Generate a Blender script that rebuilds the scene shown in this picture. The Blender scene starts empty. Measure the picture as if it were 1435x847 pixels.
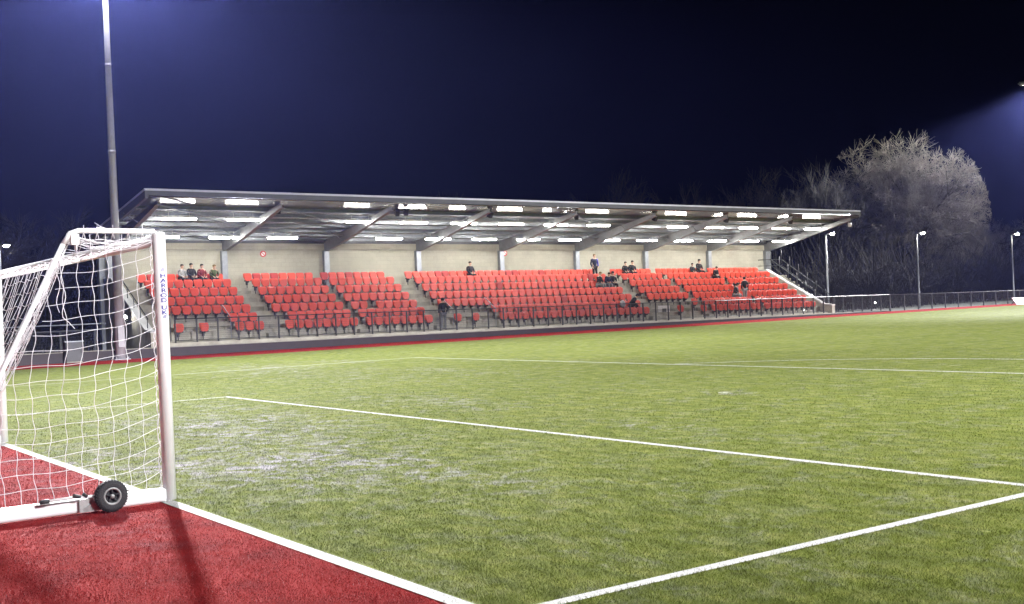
import bpy, bmesh, math, random
from math import sin, cos, pi, radians, sqrt
from mathutils import Vector, Matrix
random.seed(7)
scn = bpy.context.scene
col = scn.collection
V = Vector

# ------------------------------------------------------------------ materials
MATS = {}
def nmat(name):
    m = bpy.data.materials.new(name); m.use_nodes = True
    nt = m.node_tree
    b = nt.nodes['Principled BSDF']
    MATS[name] = m
    return m, nt, b
def node(nt, kind, **kw):
    n = nt.nodes.new(kind)
    for k, v in kw.items():
        if k in n.inputs: n.inputs[k].default_value = v
        else: setattr(n, k, v)
    return n
def ramp(nt, fac, stops):
    r = nt.nodes.new('ShaderNodeValToRGB')
    els = r.color_ramp.elements
    while len(els) < len(stops): els.new(0.5)
    for e, (p, c) in zip(els, stops):
        e.position = p; e.color = (c[0], c[1], c[2], 1) if len(c) == 3 else c
    nt.links.new(fac, r.inputs['Fac'])
    return r.outputs['Color']
def mixc(nt, fac, a, b, mode='MIX'):
    m = nt.nodes.new('ShaderNodeMix'); m.data_type = 'RGBA'; m.blend_type = mode
    def s(sock, v):
        if isinstance(v, bpy.types.NodeSocket): nt.links.new(v, sock)
        elif isinstance(v, (int, float)): sock.default_value = v
        else: sock.default_value = (v[0], v[1], v[2], 1)
    s(m.inputs[0], fac); s(m.inputs[6], a); s(m.inputs[7], b)
    return m.outputs[2]
def math_(nt, op, a, b=None, clamp=False):
    m = nt.nodes.new('ShaderNodeMath'); m.operation = op; m.use_clamp = clamp
    for i, v in enumerate((a, b)):
        if v is None: continue
        if isinstance(v, bpy.types.NodeSocket): nt.links.new(v, m.inputs[i])
        else: m.inputs[i].default_value = v
    return m.outputs[0]
def geopos(nt):
    return nt.nodes.new('ShaderNodeNewGeometry').outputs['Position']
def noise(nt, vec, scale, detail=3, rough=.55):
    n = node(nt, 'ShaderNodeTexNoise', Scale=scale, Detail=detail, Roughness=rough)
    nt.links.new(vec, n.inputs['Vector'])
    return n.outputs['Fac']
def scaled(nt, vec, s):
    m = nt.nodes.new('ShaderNodeVectorMath'); m.operation = 'MULTIPLY'
    nt.links.new(vec, m.inputs[0]); m.inputs[1].default_value = s
    return m.outputs[0]

def mat_simple(name, c, rough=.6, metal=0, var=.15, scale=6, spec=.5, bump=0, bscale=40, obj=False):
    """colour with soft procedural variation"""
    m, nt, b = nmat(name)
    if obj:
        vec = nt.nodes.new('ShaderNodeTexCoord').outputs['Object']
    else:
        vec = geopos(nt)
    f = noise(nt, vec, scale, 4)
    lo = tuple(x*(1-var) for x in c); hi = tuple(min(1, x*(1+var)) for x in c)
    nt.links.new(ramp(nt, f, [(.3, lo), (.7, hi)]), b.inputs['Base Color'])
    b.inputs['Roughness'].default_value = rough; b.inputs['Metallic'].default_value = metal
    b.inputs['Specular IOR Level'].default_value = spec
    if bump:
        bp = node(nt, 'ShaderNodeBump', Strength=bump, Distance=.02)
        nt.links.new(noise(nt, vec, bscale, 3), bp.inputs['Height']); nt.links.new(bp.outputs[0], b.inputs['Normal'])
    return m
def mat_emit(name, c, s):
    m, nt, b = nmat(name)
    b.inputs['Base Color'].default_value = (.8, .8, .8, 1)
    b.inputs['Emission Color'].default_value = (*c, 1); b.inputs['Emission Strength'].default_value = s
    return m

# patches of worn carpet, their wet glint painted in as pale colour (x, y, rx, ry, amount)
WEAR_GLINT = [(-6.3, 3.0, 3.2, 1.2, 1.1), (-1.8, 1.3, 2.1, .9, 1.2), (-1.2, 2.6, 2.4, .6, 1.0), (-8.2, 6.9, 3.0, .7, .35),
        (-24.6, 14.2, 1.7, .45, .95), (-24.4, 11.5, 3.5, 1.2, .45), (-15.5, 12.6, 3.5, .8, .35), (-3.66, 11.0, .55, .3, .8),
        (-7.4, 7.6, 2.2, .4, .35), (-20, 10, 7, 1.5, .35), (-3.9, .35, 2.6, .7, .55), (.2, 6.8, 2.2, .4, .22), (-9, 4.6, 2.0, .5, .4)]
def wear_glint_mask(nt, pos, blobs):
    sx = nt.nodes.new('ShaderNodeSeparateXYZ'); nt.links.new(pos, sx.inputs[0])
    X, Y = sx.outputs[0], sx.outputs[1]
    tot = None
    for cx, cy, rx, ry, a in blobs:
        dx = math_(nt, 'POWER', math_(nt, 'MULTIPLY', math_(nt, 'SUBTRACT', X, cx), 1/rx), 2)
        dy = math_(nt, 'POWER', math_(nt, 'MULTIPLY', math_(nt, 'SUBTRACT', Y, cy), 1/ry), 2)
        g = math_(nt, 'MULTIPLY', math_(nt, 'POWER', 2.718, math_(nt, 'MULTIPLY', math_(nt, 'ADD', dx, dy), -1)), a)
        tot = g if tot is None else math_(nt, 'ADD', tot, g)
    return tot

def turf_colour(nt):
    pos = geopos(nt)
    flat = scaled(nt, pos, (1, 1, 0))
    f1 = noise(nt, flat, .35, 5, .6)          # metres-wide tone
    f2 = noise(nt, scaled(nt, flat, (1.0, 2.4, 0)), 2.2, 5, .65)
    f3 = noise(nt, flat, 85, 2, .7)           # fibres
    c = ramp(nt, f1, [(.30, (.098, .125, .021)), (.52, (.148, .176, .036)), (.72, (.212, .232, .060))])
    c2 = ramp(nt, f2, [(.28, (.052, .073, .014)), (.5, (.143, .173, .037)), (.74, (.270, .285, .090))])
    c = mixc(nt, .68, c, c2)
    fib = ramp(nt, f3, [(.25, (.42, .42, .42)), (.5, (1.08, 1.08, 1.08)), (.75, (1.85, 1.85, 1.75))])
    c = mixc(nt, .8, c, mixc(nt, 1.0, c, fib, 'MULTIPLY'))
    w = wear_glint_mask(nt, pos, WEAR_GLINT)
    warp = nt.nodes.new('ShaderNodeTexNoise'); warp.inputs['Scale'].default_value = .9; nt.links.new(flat, warp.inputs['Vector'])
    wv = nt.nodes.new('ShaderNodeVectorMath'); wv.operation = 'MULTIPLY_ADD'; nt.links.new(warp.outputs['Color'], wv.inputs[0]); wv.inputs[1].default_value = (1.2, 1.2, 0); nt.links.new(flat, wv.inputs[2])
    wp = wv.outputs[0]
    big_ = ramp(nt, noise(nt, wp, 1.3, 6, .62), [(.44, (0, 0, 0)), (.60, (1, 1, 1))])
    mid_ = ramp(nt, noise(nt, wp, 4.2, 8, .74), [(.45, (0, 0, 0)), (.60, (1, 1, 1))])
    fin_ = ramp(nt, noise(nt, flat, 26, 4, .75), [(.34, (.15, .15, .15)), (.58, (1, 1, 1))])
    drk_ = ramp(nt, noise(nt, scaled(nt, wp, (1.1, .9, 1)), 2.9, 8, .74), [(.50, (0, 0, 0)), (.64, (1, 1, 1))])
    c = mixc(nt, math_(nt, 'MULTIPLY', math_(nt, 'MULTIPLY', w, drk_), .75, True), c, (.085, .086, .078))   # flattened dark rubber
    w = math_(nt, 'ADD', math_(nt, 'MULTIPLY', w, 1.7), .34)
    brk = math_(nt, 'MULTIPLY', math_(nt, 'ADD', math_(nt, 'MULTIPLY', big_, .75), .25), math_(nt, 'MULTIPLY', mid_, fin_))
    wf = math_(nt, 'MULTIPLY', w, brk, True)
    c = mixc(nt, wf, c, (.38, .365, .385))  # pale scuffs and wet glint, both put into the colour
    dk = ramp(nt, noise(nt, scaled(nt, flat, (1, 1.6, 0)), 1.1, 6, .7), [(.58, (0, 0, 0)), (.78, (1, 1, 1))])
    c = mixc(nt, math_(nt, 'MULTIPLY', dk, .55), c, (.055, .062, .030))   # damp rubber crumb showing through
    return c, flat
def mat_turf(name):
    m, nt, b = nmat(name)
    c, flat = turf_colour(nt)
    nt.links.new(c, b.inputs['Base Color'])
    b.inputs['Roughness'].default_value = .8; b.inputs['Specular IOR Level'].default_value = .011
    bp = node(nt, 'ShaderNodeBump', Strength=.6, Distance=.03)
    nt.links.new(noise(nt, flat, 60, 4, .7), bp.inputs['Height']); nt.links.new(bp.outputs[0], b.inputs['Normal'])
    return m
def red_colour(nt):
    pos = geopos(nt); flat = scaled(nt, pos, (1, 1, 0))
    f = noise(nt, flat, 1.6, 6, .65)
    c = ramp(nt, f, [(.3, (.18, .013, .014)), (.55, (.29, .022, .021)), (.75, (.37, .040, .037))])
    f3 = noise(nt, flat, 95, 2, .75)
    fib = ramp(nt, f3, [(.25, (.5, .5, .5)), (.5, (1, 1, 1)), (.8, (1.8, 1.8, 1.8))])
    c = mixc(nt, .8, c, mixc(nt, 1.0, c, fib, 'MULTIPLY'))
    w = wear_glint_mask(nt, pos, [(-1.5, -1.2, 2.6, 1.0, .26), (1.2, -.7, 1.4, .5, .20), (-4, -.6, 3, .7, .34)])
    brk = ramp(nt, noise(nt, flat, 4.5, 7, .75), [(.45, (0, 0, 0)), (.66, (1, 1, 1))])
    brk2 = ramp(nt, noise(nt, flat, 70, 3, .7), [(.35, (.2, .2, .2)), (.65, (1, 1, 1))])
    c = mixc(nt, math_(nt, 'MULTIPLY', math_(nt, 'MULTIPLY', w, brk), brk2, True), c, (.42, .33, .38))
    spk = ramp(nt, noise(nt, flat, 88, 2, .6), [(.655, (0, 0, 0)), (.70, (1, 1, 1))])
    c = mixc(nt, math_(nt, 'MULTIPLY', spk, .8), c, (.62, .42, .42))      # pale sand grains, their sparkle painted in as colour
    return c, flat
def mat_red(name):
    m, nt, b = nmat(name)
    c, flat = red_colour(nt)
    nt.links.new(c, b.inputs['Base Color'])
    b.inputs['Roughness'].default_value = .8; b.inputs['Specular IOR Level'].default_value = .011
    bp = node(nt, 'ShaderNodeBump', Strength=.6, Distance=.03)
    nt.links.new(noise(nt, flat, 70, 4, .7), bp.inputs['Height']); nt.links.new(bp.outputs[0], b.inputs['Normal'])
    return m
def mat_line(name):
    m, nt, b = nmat(name)
    flat = scaled(nt, geopos(nt), (1, 1, 0))
    c = ramp(nt, noise(nt, flat, 55, 5, .75), [(.28, (.24, .26, .20)), (.5, (.52, .52, .51)), (.7, (.68, .68, .68))])
    nt.links.new(c, b.inputs['Base Color']); b.inputs['Roughness'].default_value = .8; b.inputs['Specular IOR Level'].default_value = .06
    return m

mat_turf('turf'); mat_red('red_turf'); mat_line('line_paint')
mat_simple('worn_paint', (.34, .36, .26), .9, var=.3, scale=30)
mat_simple('far_ground', (.05, .055, .04), .9, var=.4, scale=.5)
mat_simple('concrete', (.36, .345, .29), .85, var=.22, scale=2.2, bump=.2)
mat_simple('concrete_dark', (.30, .29, .25), .85, var=.25, scale=2.0, bump=.2)
mat_simple('parapet_cap', (.52, .53, .53), .7, var=.12, scale=3)
mat_simple('wall_paint', (.022, .014, .019), .6, var=.18, scale=3)
mat_simple('galv', (.31, .33, .36), .42, .55, var=.12, scale=5)
mat_simple('soffit_gloss', (.15, .155, .16), .11, 0, spec=.22, var=.08, scale=2)
mat_simple('gutter_gloss', (.30, .31, .33), .22, .8, var=.1, scale=3)
mat_simple('cabinet_grey', (.075, .078, .085), .5, .2, var=.12, scale=4)
mat_simple('steel_grey', (.24, .25, .26), .5, .2, var=.12, scale=4)
mat_simple('mast_grey', (.40, .39, .43), .5, .1, var=.10, scale=3)
mat_simple('fascia_grey', (.11, .11, .12), .5, .2, var=.12, scale=2)
mat_simple('trim_grey', (.58, .58, .66), .45, .3, var=.1, scale=2)
mat_simple('fence_dark', (.045, .048, .05), .5, .2, var=.2, scale=8)
mat_simple('black_plastic', (.022, .022, .024), .5, var=.2, scale=20)
mat_simple('seat_red', (.68, .076, .043), .38, var=.10, scale=1.3, spec=.5)
mat_simple('seat_dark_red', (.42, .035, .028), .45, var=.10, scale=1.3)
mat_simple('seat_frame', (.035, .033, .035), .5, var=.2, scale=10)
mat_simple('post_white', (.86, .86, .88), .32, var=.05, scale=7, spec=.5)
mat_simple('net_white', (.82, .80, .84), .7, var=.06, scale=20)
mat_simple('tyre', (.030, .030, .033), .75, var=.25, scale=60, bump=.4, bscale=120)
mat_simple('rim_grey', (.32, .33, .33), .4, .3, var=.15, scale=30)
mat_simple('bracket_grey', (.50, .52, .52), .4, .5, var=.15, scale=30)
mat_simple('letter_blue', (.06, .055, .30), .5, var=.1, scale=30)
mat_simple('sign_red', (.65, .03, .05), .5, var=.1, scale=30)
mat_simple('sign_white', (.75, .74, .72), .5, var=.05, scale=20)
mat_simple('board_white', (.70, .69, .78), .5, var=.06, scale=3)
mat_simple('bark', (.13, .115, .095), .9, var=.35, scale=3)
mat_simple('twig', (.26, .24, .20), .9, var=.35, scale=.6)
mat_simple('bark_unlit', (.020, .018, .015), .9, var=.35, scale=3)  # bark darkened in its colour to stand for trees out of the floodlight
mat_simple('skin', (.55, .36, .27), .6, var=.05, scale=8)
for nm, c in (('cloth_black', (.018, .018, .021)), ('cloth_grey', (.16, .17, .18)), ('cloth_red', (.17, .022, .03)), ('cloth_green', (.055, .07, .03)),
              ('cloth_navy', (.022, .026, .055)), ('cloth_blue', (.06, .06, .38)), ('cloth_pale', (.30, .30, .31)), ('hair_dark', (.018, .014, .012)), ('hair_fair', (.16, .11, .05))):
    mat_simple(nm, c, .85, var=.2, scale=9)
# block wall : courses of pale concrete block
def mat_block():
    m, nt, b = nmat('blockwork')
    tc = geopos(nt); sp = nt.nodes.new('ShaderNodeSeparateXYZ'); nt.links.new(tc, sp.inputs[0])
    cb = nt.nodes.new('ShaderNodeCombineXYZ'); nt.links.new(sp.outputs[1], cb.inputs[0]); nt.links.new(sp.outputs[2], cb.inputs[1])
    br = nt.nodes.new('ShaderNodeTexBrick'); nt.links.new(cb.outputs[0], br.inputs['Vector'])
    br.inputs['Scale'].default_value = 1; br.inputs['Brick Width'].default_value = .45; br.inputs['Row Height'].default_value = .225
    br.inputs['Mortar Size'].default_value = .008; br.inputs['Mortar Smooth'].default_value = .3
    br.inputs['Color1'].default_value = (.41, .395, .33, 1); br.inputs['Color2'].default_value = (.44, .425, .357, 1)
    br.inputs['Mortar'].default_value = (.365, .35, .29, 1)
    st = ramp(nt, noise(nt, tc, .9, 5, .6), [(.3, (.84, .84, .82)), (.65, (1.04, 1.04, 1.02))])
    nt.links.new(mixc(nt, 1.0, br.outputs[0], st, 'MULTIPLY'), b.inputs['Base Color'])
    b.inputs['Roughness'].default_value = .88
    bp = node(nt, 'ShaderNodeBump', Strength=.3, Distance=.01); nt.links.new(br.outputs[1], bp.inputs['Height']); bp.invert = True
    nt.links.new(bp.outputs[0], b.inputs['Normal'])
mat_block()
mat_simple('deck_sheet', (.46, .475, .475), .42, .15, var=.10, scale=1.5)
mat_emit('tube_light', (1.0, .97, .89), 84)
mat_emit('path_lamp', (1.0, .93, .78), 60)
mat_emit('flood_glass', (.92, .93, 1.0), 420)
mat_emit('bulkhead_glass', (1.0, .98, .95), 90)
mat_emit('small_lamp', (1.0, .98, .94), 25)

# ------------------------------------------------------------------ mesh builder
class MB:
    def __init__(s): s.v = []; s.f = []; s.m = []; s.sm = []
    def quad(s, *p, m=0, sm=False):
        n = len(s.v); s.v += [tuple(q) for q in p]; s.f.append(tuple(range(n, n+len(p)))); s.m.append(m); s.sm.append(sm)
    def hexa(s, p, m=0):
        """8 corners: bottom 4 (ccw) then top 4"""
        n = len(s.v); s.v += [tuple(q) for q in p]
        for f in ((3, 2, 1, 0), (4, 5, 6, 7), (0, 1, 5, 4), (1, 2, 6, 5), (2, 3, 7, 6), (3, 0, 4, 7)):
            s.f.append(tuple(n+i for i in f)); s.m.append(m); s.sm.append(False)
    def box(s, x0, x1, y0, y1, z0, z1, m=0, zo=None):
        zz = zo or (lambda y: 0)
        a, b = zz(y0), zz(y1)
        s.hexa([(x0, y0, z0+a), (x1, y0, z0+a), (x1, y1, z0+b), (x0, y1, z0+b), (x0, y0, z1+a), (x1, y0, z1+a), (x1, y1, z1+b), (x0, y1, z1+b)], m)
    def prism(s, prof, y0, y1, m=0, zo=None, axis='y'):
        """closed profile of (x, z) swept along y"""
        zz = zo or (lambda y: 0)
        n = len(s.v); k = len(prof)
        for y in (y0, y1):
            for x, z in prof: s.v.append((x, y, z+zz(y)))
        for i in range(k):
            j = (i+1) % k
            s.f.append((n+i, n+j, n+k+j, n+k+i)); s.m.append(m); s.sm.append(False)
        s.f.append(tuple(n+i for i in range(k))[::-1]); s.f.append(tuple(n+k+i for i in range(k))); s.m += [m, m]; s.sm += [False, False]
    def tube(s, pts, r, n=8, m=0, cap=True, sm=True, r1=None):
        pts = [V(p) for p in pts]; k = len(pts); base = len(s.v); prev = None
        for i, p in enumerate(pts):
            t = (pts[min(i+1, k-1)]-pts[max(i-1, 0)])
            if t.length < 1e-9: t = V((0, 0, 1))
            t.normalize()
            if prev is None:
                a = V((0, 0, 1)) if abs(t.z) < .9 else V((1, 0, 0)); u = t.cross(a).normalized()
            else:
                u = prev-t*prev.dot(t)
                u = u.normalized() if u.length > 1e-6 else t.cross(V((1, 0, 0))).normalized()
            prev = u; w = t.cross(u)
            rr = (r[i] if isinstance(r, (list, tuple)) else (r if r1 is None else r+(r1-r)*i/max(1, k-1)))
            for j in range(n):
                a = 2*pi*(j+.5)/n
                s.v.append(tuple(p+(u*cos(a)+w*sin(a))*rr))
        for i in range(k-1):
            for j in range(n):
                q = (j+1) % n
                s.f.append((base+i*n+j, base+i*n+q, base+(i+1)*n+q, base+(i+1)*n+j)); s.m.append(m); s.sm.append(sm)
        if cap and n > 2:
            s.f.append(tuple(base+j for j in range(n))[::-1]); s.f.append(tuple(base+(k-1)*n+j for j in range(n))); s.m += [m, m]; s.sm += [False, False]
    def lathe(s, prof, c, axis='x', n=24, m=0, sm=True):
        """prof of (radius, along axis) about c"""
        base = len(s.v); k = len(prof); c = V(c)
        ax = {'x': (V((1, 0, 0)), V((0, 1, 0)), V((0, 0, 1))), 'z': (V((0, 0, 1)), V((1, 0, 0)), V((0, 1, 0)))}[axis]
        for r, h in prof:
            for j in range(n):
                a = 2*pi*j/n; s.v.append(tuple(c+ax[0]*h+(ax[1]*cos(a)+ax[2]*sin(a))*r))
        for i in range(k-1):
            for j in range(n):
                q = (j+1) % n
                s.f.append((base+i*n+j, base+i*n+q, base+(i+1)*n+q, base+(i+1)*n+j)); s.m.append(m); s.sm.append(sm)
    def build(s, name, mats, parent=None, org=None, bevel=0):
        if isinstance(mats, str): mats = [mats]
        o3 = V(org) if org is not None else (V(parent.location) if parent is not None else V((0, 0, 0)))
        if parent is not None and parent.parent is not None and org is None: o3 = V(parent.location)+V(parent.parent.location)
        me = bpy.data.meshes.new(name)
        me.from_pydata([(x-o3.x, y-o3.y, z-o3.z) for x, y, z in s.v], [], s.f)
        for x in mats: me.materials.append(MATS[x])
        me.polygons.foreach_set('material_index', s.m); me.polygons.foreach_set('use_smooth', s.sm)
        me.update()
        if len(s.f) < 60000:
            bm = bmesh.new(); bm.from_mesh(me); bmesh.ops.recalc_face_normals(bm, faces=bm.faces)
            if bevel: bmesh.ops.bevel(bm, geom=list(bm.edges), offset=bevel, segments=2, affect='EDGES', profile=.5)
            bm.to_mesh(me); bm.free()
        o = bpy.data.objects.new(name, me); col.objects.link(o)
        if parent is not None: o.parent = parent
        elif org is not None: o.location = org
        return o

def tag(o, label=None, cat=None, group=None, kind=None):
    if label: o['label'] = label
    if cat: o['category'] = cat
    if group: o['group'] = group
    if kind: o['kind'] = kind
    return o
def thing(name, label, cat, loc=(0, 0, 0), group=None):
    o = bpy.data.objects.new(name, None); col.objects.link(o); o.location = loc; o.empty_display_size = .3
    return tag(o, label, cat, group)
def copy_tree(o, parent=None, loc=None, rz=None):
    c = o.copy(); col.objects.link(c)
    if parent is not None: c.parent = parent
    if loc is not None: c.location = loc
    if rz is not None: c.rotation_euler = (0, 0, rz)
    for ch in list(o.children): copy_tree(ch, c)
    return c
ORD = ['', 'first', 'second', 'third', 'fourth', 'fifth', 'sixth', 'seventh', 'eighth', 'ninth', 'tenth', 'eleventh', 'twelfth', 'thirteenth',
       'fourteenth', 'fifteenth', 'sixteenth', 'seventeenth', 'eighteenth', 'nineteenth', 'twentieth'] + ['twenty-'+w for w in
       ('first', 'second', 'third', 'fourth', 'fifth', 'sixth', 'seventh', 'eighth', 'ninth')]

# ------------------------------------------------------------------ people
def skin_mesh(verts, edges, radii, sub=1):
    me = bpy.data.meshes.new('skin_src'); me.from_pydata(verts, edges, [])
    o = bpy.data.objects.new('skin_src', me); col.objects.link(o)
    o.modifiers.new('s', 'SKIN'); o.modifiers['s'].use_smooth_shade = True
    for i, r in enumerate(radii):
        me.skin_vertices[0].data[i].radius = (r, r) if isinstance(r, float) else r
        me.skin_vertices[0].data[i].use_root = (i == 0)
    sb = o.modifiers.new('u', 'SUBSURF'); sb.levels = sub; sb.render_levels = sub
    dg = bpy.context.evaluated_depsgraph_get()
    out = bpy.data.meshes.new_from_object(o.evaluated_get(dg))
    bpy.data.objects.remove(o); bpy.data.meshes.remove(me)
    return out
def person(label, loc, rz, pose='sit', jacket='cloth_black', trousers='cloth_black', hair='hair_dark', lean=0.0, sleeve=None, scale=1.0, turn=0.0, hood=False):
    root = thing('person', label, 'person', (0, 0, 0), 'spectators in the stand')
    J = {}
    if pose == 'stand':
        J['pel'] = V((0, 0, .93)); up = 0
        hips = [V((0, s*.09, .88)) for s in (1, -1)]; knees = [V((.03, s*.10, .48)) for s in (1, -1)]
        ank = [V((-.01, s*.11, .08)) for s in (1, -1)]; toe = [V((.15, s*.13, .035)) for s in (1, -1)]
        elb = [V((-.04, s*.25, 1.13)) for s in (1, -1)]; wri = [V((.10, s*.20, .93)) for s in (1, -1)]; base = .93
    else:
        J['pel'] = V((.05, 0, .53))
        hips = [V((.09, s*.09, .51)) for s in (1, -1)]; knees = [V((.48, s*.13, .52)) for s in (1, -1)]
        ank = [V((.47, s*.13, .09)) for s in (1, -1)]; toe = [V((.62, s*.14, .04)) for s in (1, -1)]; base = .53
        elb = [V((.12, s*.24, .78)) for s in (1, -1)]; wri = [V((.34, s*.12, .66)) for s in (1, -1)]
    R = Matrix.Rotation(lean, 3, 'Y'); pel = J['pel']
    def tor(x, y, h): return pel+R@V((x, y, h))
    bel, che, upc, nec = tor(0, 0, .17), tor(.01, 0, .36), tor(-.01, 0, .48), tor(.0, 0, .575)
    h0, h1, h2 = tor(.02, 0, .63), tor(.035, 0, .70), tor(.02, 0, .775)
    sh = [tor(-.01, s*.165, .475) for s in (1, -1)]
    elb = [pel+R@(e-pel) for e in elb]
    if lean and pose == 'stand': wri = [pel+R@(e-pel) for e in wri]
    hand = [w+(w-e).normalized()*.075 for w, e in zip(wri, elb)]
    bv = [pel, bel, che, upc, nec, h0, h1, h2]; be = [(i, i+1) for i in range(7)]
    br = [.125, .12, .14, .105, .052, .068, .092, .062]
    for k in (0, 1):
        n = len(bv); bv += [sh[k], elb[k], wri[k], hand[k]]; be += [(3, n), (n, n+1), (n+1, n+2), (n+2, n+3)]; br += [.062, .043, .030, .034]
        n = len(bv); bv += [hips[k], knees[k], ank[k], toe[k]]; be += [(0, n), (n, n+1), (n+1, n+2), (n+2, n+3)]; br += [.085, .056, .040, .032]
    me = skin_mesh(bv, be, br)
    # fingers, nose, ears and eyes welded into the same body mesh
    mb = MB()
    for k in (0, 1):
        d = (hand[k]-wri[k]).normalized(); side = d.cross(V((0, 0, 1))); side = side.normalized() if side.length > .1 else V((1, 0, 0)); dn = d.cross(side).normalized()
        for i, (o, L) in enumerate(((-.027, .060), (-.009, .075), (.009, .072), (.026, .055))):
            p = hand[k]+side*o; mb.tube([p, p+d*L*.55+dn*.006, p+d*L*.9+dn*.03], [.010, .009, .006], 5)
        p = wri[k]+d*.03+side*.028*(1 if k else -1); mb.tube([p, p+side*.03*(1 if k else -1)+d*.03, p+side*.035*(1 if k else -1)+d*.06], [.012, .010, .007], 5)
    T = Matrix.Rotation(turn, 3, 'Z')
    def hd(x, y, z): return h1+R@(T@V((x, y, z)))
    mb.tube([hd(.088, 0, .025), hd(.112, 0, -.012), hd(.092, 0, -.022)], [.010, .014, .010], 5)
    for s in (1, -1):
        mb.tube([hd(-.01, s*.086, -.02), hd(-.015, s*.098, .02)], [.018, .014], 5)
        mb.tube([hd(.080, s*.034, .022), hd(.093, s*.034, .022)], [.012, .008], 6, m=1)
    mb.tube([hd(.085, -.024, -.048), hd(.094, 0, -.047), hd(.085, .024, -.048)], [.006, .008, .006], 5, m=2)
    bm = bmesh.new(); bm.from_mesh(me)
    t = bpy.data.meshes.new('t'); t.from_pydata(mb.v, [], mb.f); t.polygons.foreach_set('material_index', mb.m); bm.from_mesh(t); bpy.data.meshes.remove(t)
    for f in bm.faces: f.smooth = True
    bm.to_mesh(me); bm.free()
    me.materials.clear()
    for x in ('skin', 'hair_dark', 'cloth_red'): me.materials.append(MATS[x])
    o = bpy.data.objects.new('body', me); col.objects.link(o); o.parent = root
    # jacket and trousers
    jv = [tor(0, 0, -.06), bel, che, upc, tor(0, 0, .54)]; je = [(i, i+1) for i in range(4)]; jr = [.148, .145, .168, .130, .068]
    for k in (0, 1):
        n = len(jv); jv += [sh[k], elb[k], wri[k]]; je += [(3, n), (n, n+1), (n+1, n+2)]; jr += [.080, .060, .045]
    me = skin_mesh(jv, je, jr); me.materials.clear(); me.materials.append(MATS[jacket]); me.materials.append(MATS[sleeve or jacket])
    if sleeve:
        for p in me.polygons:
            if p.center.y > .16: p.material_index = 1
    o = bpy.data.objects.new('jacket', me); col.objects.link(o); o.parent = root
    if hood:
        hb = MB(); hb.tube([hd(-.07, 0, -.07), hd(-.05, 0, .02), hd(-.02, 0, .09), hd(.0, 0, .125)], [.075, .105, .09, .04], 10); hb.build('hood', jacket, root)
    tv = [pel]; te = []; tr = [.138]
    for k in (0, 1):
        n = len(tv); tv += [hips[k], knees[k], ank[k]+V((0, 0, .02))]; te += [(0, n), (n, n+1), (n+1, n+2)]; tr += [.100, .074, .062]
    me = skin_mesh(tv, te, tr); me.materials.clear(); me.materials.append(MATS[trousers])
    o = bpy.data.objects.new('trousers', me); col.objects.link(o); o.parent = root
    hb = MB()
    hb.tube([hd(-.055, 0, -.05), hd(-.04, 0, .02), hd(-.015, 0, .065), hd(-.005, 0, .100), hd(0, 0, .112)], [.068, .092, .093, .062, .02], 12); hb.build('hair', hair, root)
    for k in (0, 1):
        sb = MB(); a = ank[k]; b = toe[k]
        sb.tube([(a.x-.06, a.y, .045), (a.x, a.y, .05), (b.x-.04, b.y, .042), (b.x+.03, b.y, .034)], [.038, .052, .046, .026], 8); sb.build('shoe', 'cloth_black', root)
    root.location = loc; root.rotation_euler = (0, 0, rz); root.scale = (scale,)*3
    return root

# ------------------------------------------------------------------ the stand's frame: rows, levels
def zo(y): return -.0098*(y-37)
ROWX = [-42.0, -42.8, -43.6, -44.4, -45.2, -46.0, -47.1]           # seat backs, front row first
ROWF = [.42, .85, 1.27, 1.72, 2.18, 2.62, 2.95]                      # tread levels
BLOCKS = [(14.22, 9), (19.80, 8), (24.22, 8), (29.52, 28), (44.82, 7), (48.76, 9), (53.56, 10)]
SP = .5

# people first (each needs the depsgraph while the scene is small)
def at_row(r, y, dx=.12): return (ROWX[r-1]+dx, y, ROWF[r-1]+zo(y))
FACE = 0.0
person('spectator in dark jacket and grey trousers standing on the front walkway at the railing', (-41.75, 28.73, .36+zo(28.7)), pi*.93, 'stand', 'cloth_black', 'cloth_grey', scale=1.0)
person('standing spectator with blue sleeve and dark coat against the rear wall', (-46.55, 43.12, 2.95+zo(43)), -.25, 'stand', 'cloth_navy', 'cloth_black', 'hair_fair', sleeve='cloth_blue', scale=1.0)
person('lone spectator in black seated in the back row under a wall column', at_row(7, 33.9), 0, 'sit', 'cloth_black', 'cloth_black', lean=.05, scale=1.0)
person('spectator with pale jacket seated leftmost of the four behind the goalpost', at_row(7, 16.45), .3, 'sit', 'cloth_pale', 'cloth_black', lean=.1, scale=.97)
person('spectator in black jacket seated second of the four behind the goalpost', at_row(7, 16.95), .2, 'sit', 'cloth_black', 'cloth_black', lean=.05, scale=1.0)
person('spectator in red jacket seated third of the four behind the goalpost', at_row(7, 17.5), .1, 'sit', 'cloth_red', 'cloth_black', lean=.1, scale=.97)
person('spectator in green jacket seated rightmost of the four behind the goalpost', at_row(7, 18.15), 0, 'sit', 'cloth_green', 'cloth_black', 'hair_fair', lean=.2, scale=.95)
person('spectator with fair hair seated left of three beside the central stair aisle', at_row(5, 42.1), .3, 'sit', 'cloth_black', 'cloth_grey', 'hair_fair', lean=.25)
person('spectator bending forward, middle of three beside the central stair aisle', at_row(5, 42.75), 0, 'sit', 'cloth_navy', 'cloth_grey', lean=.45)
person('spectator in bulky black coat, right of three beside the central aisle', at_row(5, 43.25), -.2, 'sit', 'cloth_black', 'cloth_black', lean=.2, hood=True)
person('spectator in black slumped forward near the front beside a pale bag', at_row(2, 42.55), 1.0, 'sit', 'cloth_black', 'cloth_black', lean=.7, hood=True)
person('small spectator seated left of a pair in the back row right of the aisle', at_row(7, 46.0), -.3, 'sit', 'cloth_black', 'cloth_black', lean=.1, scale=.95)
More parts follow.
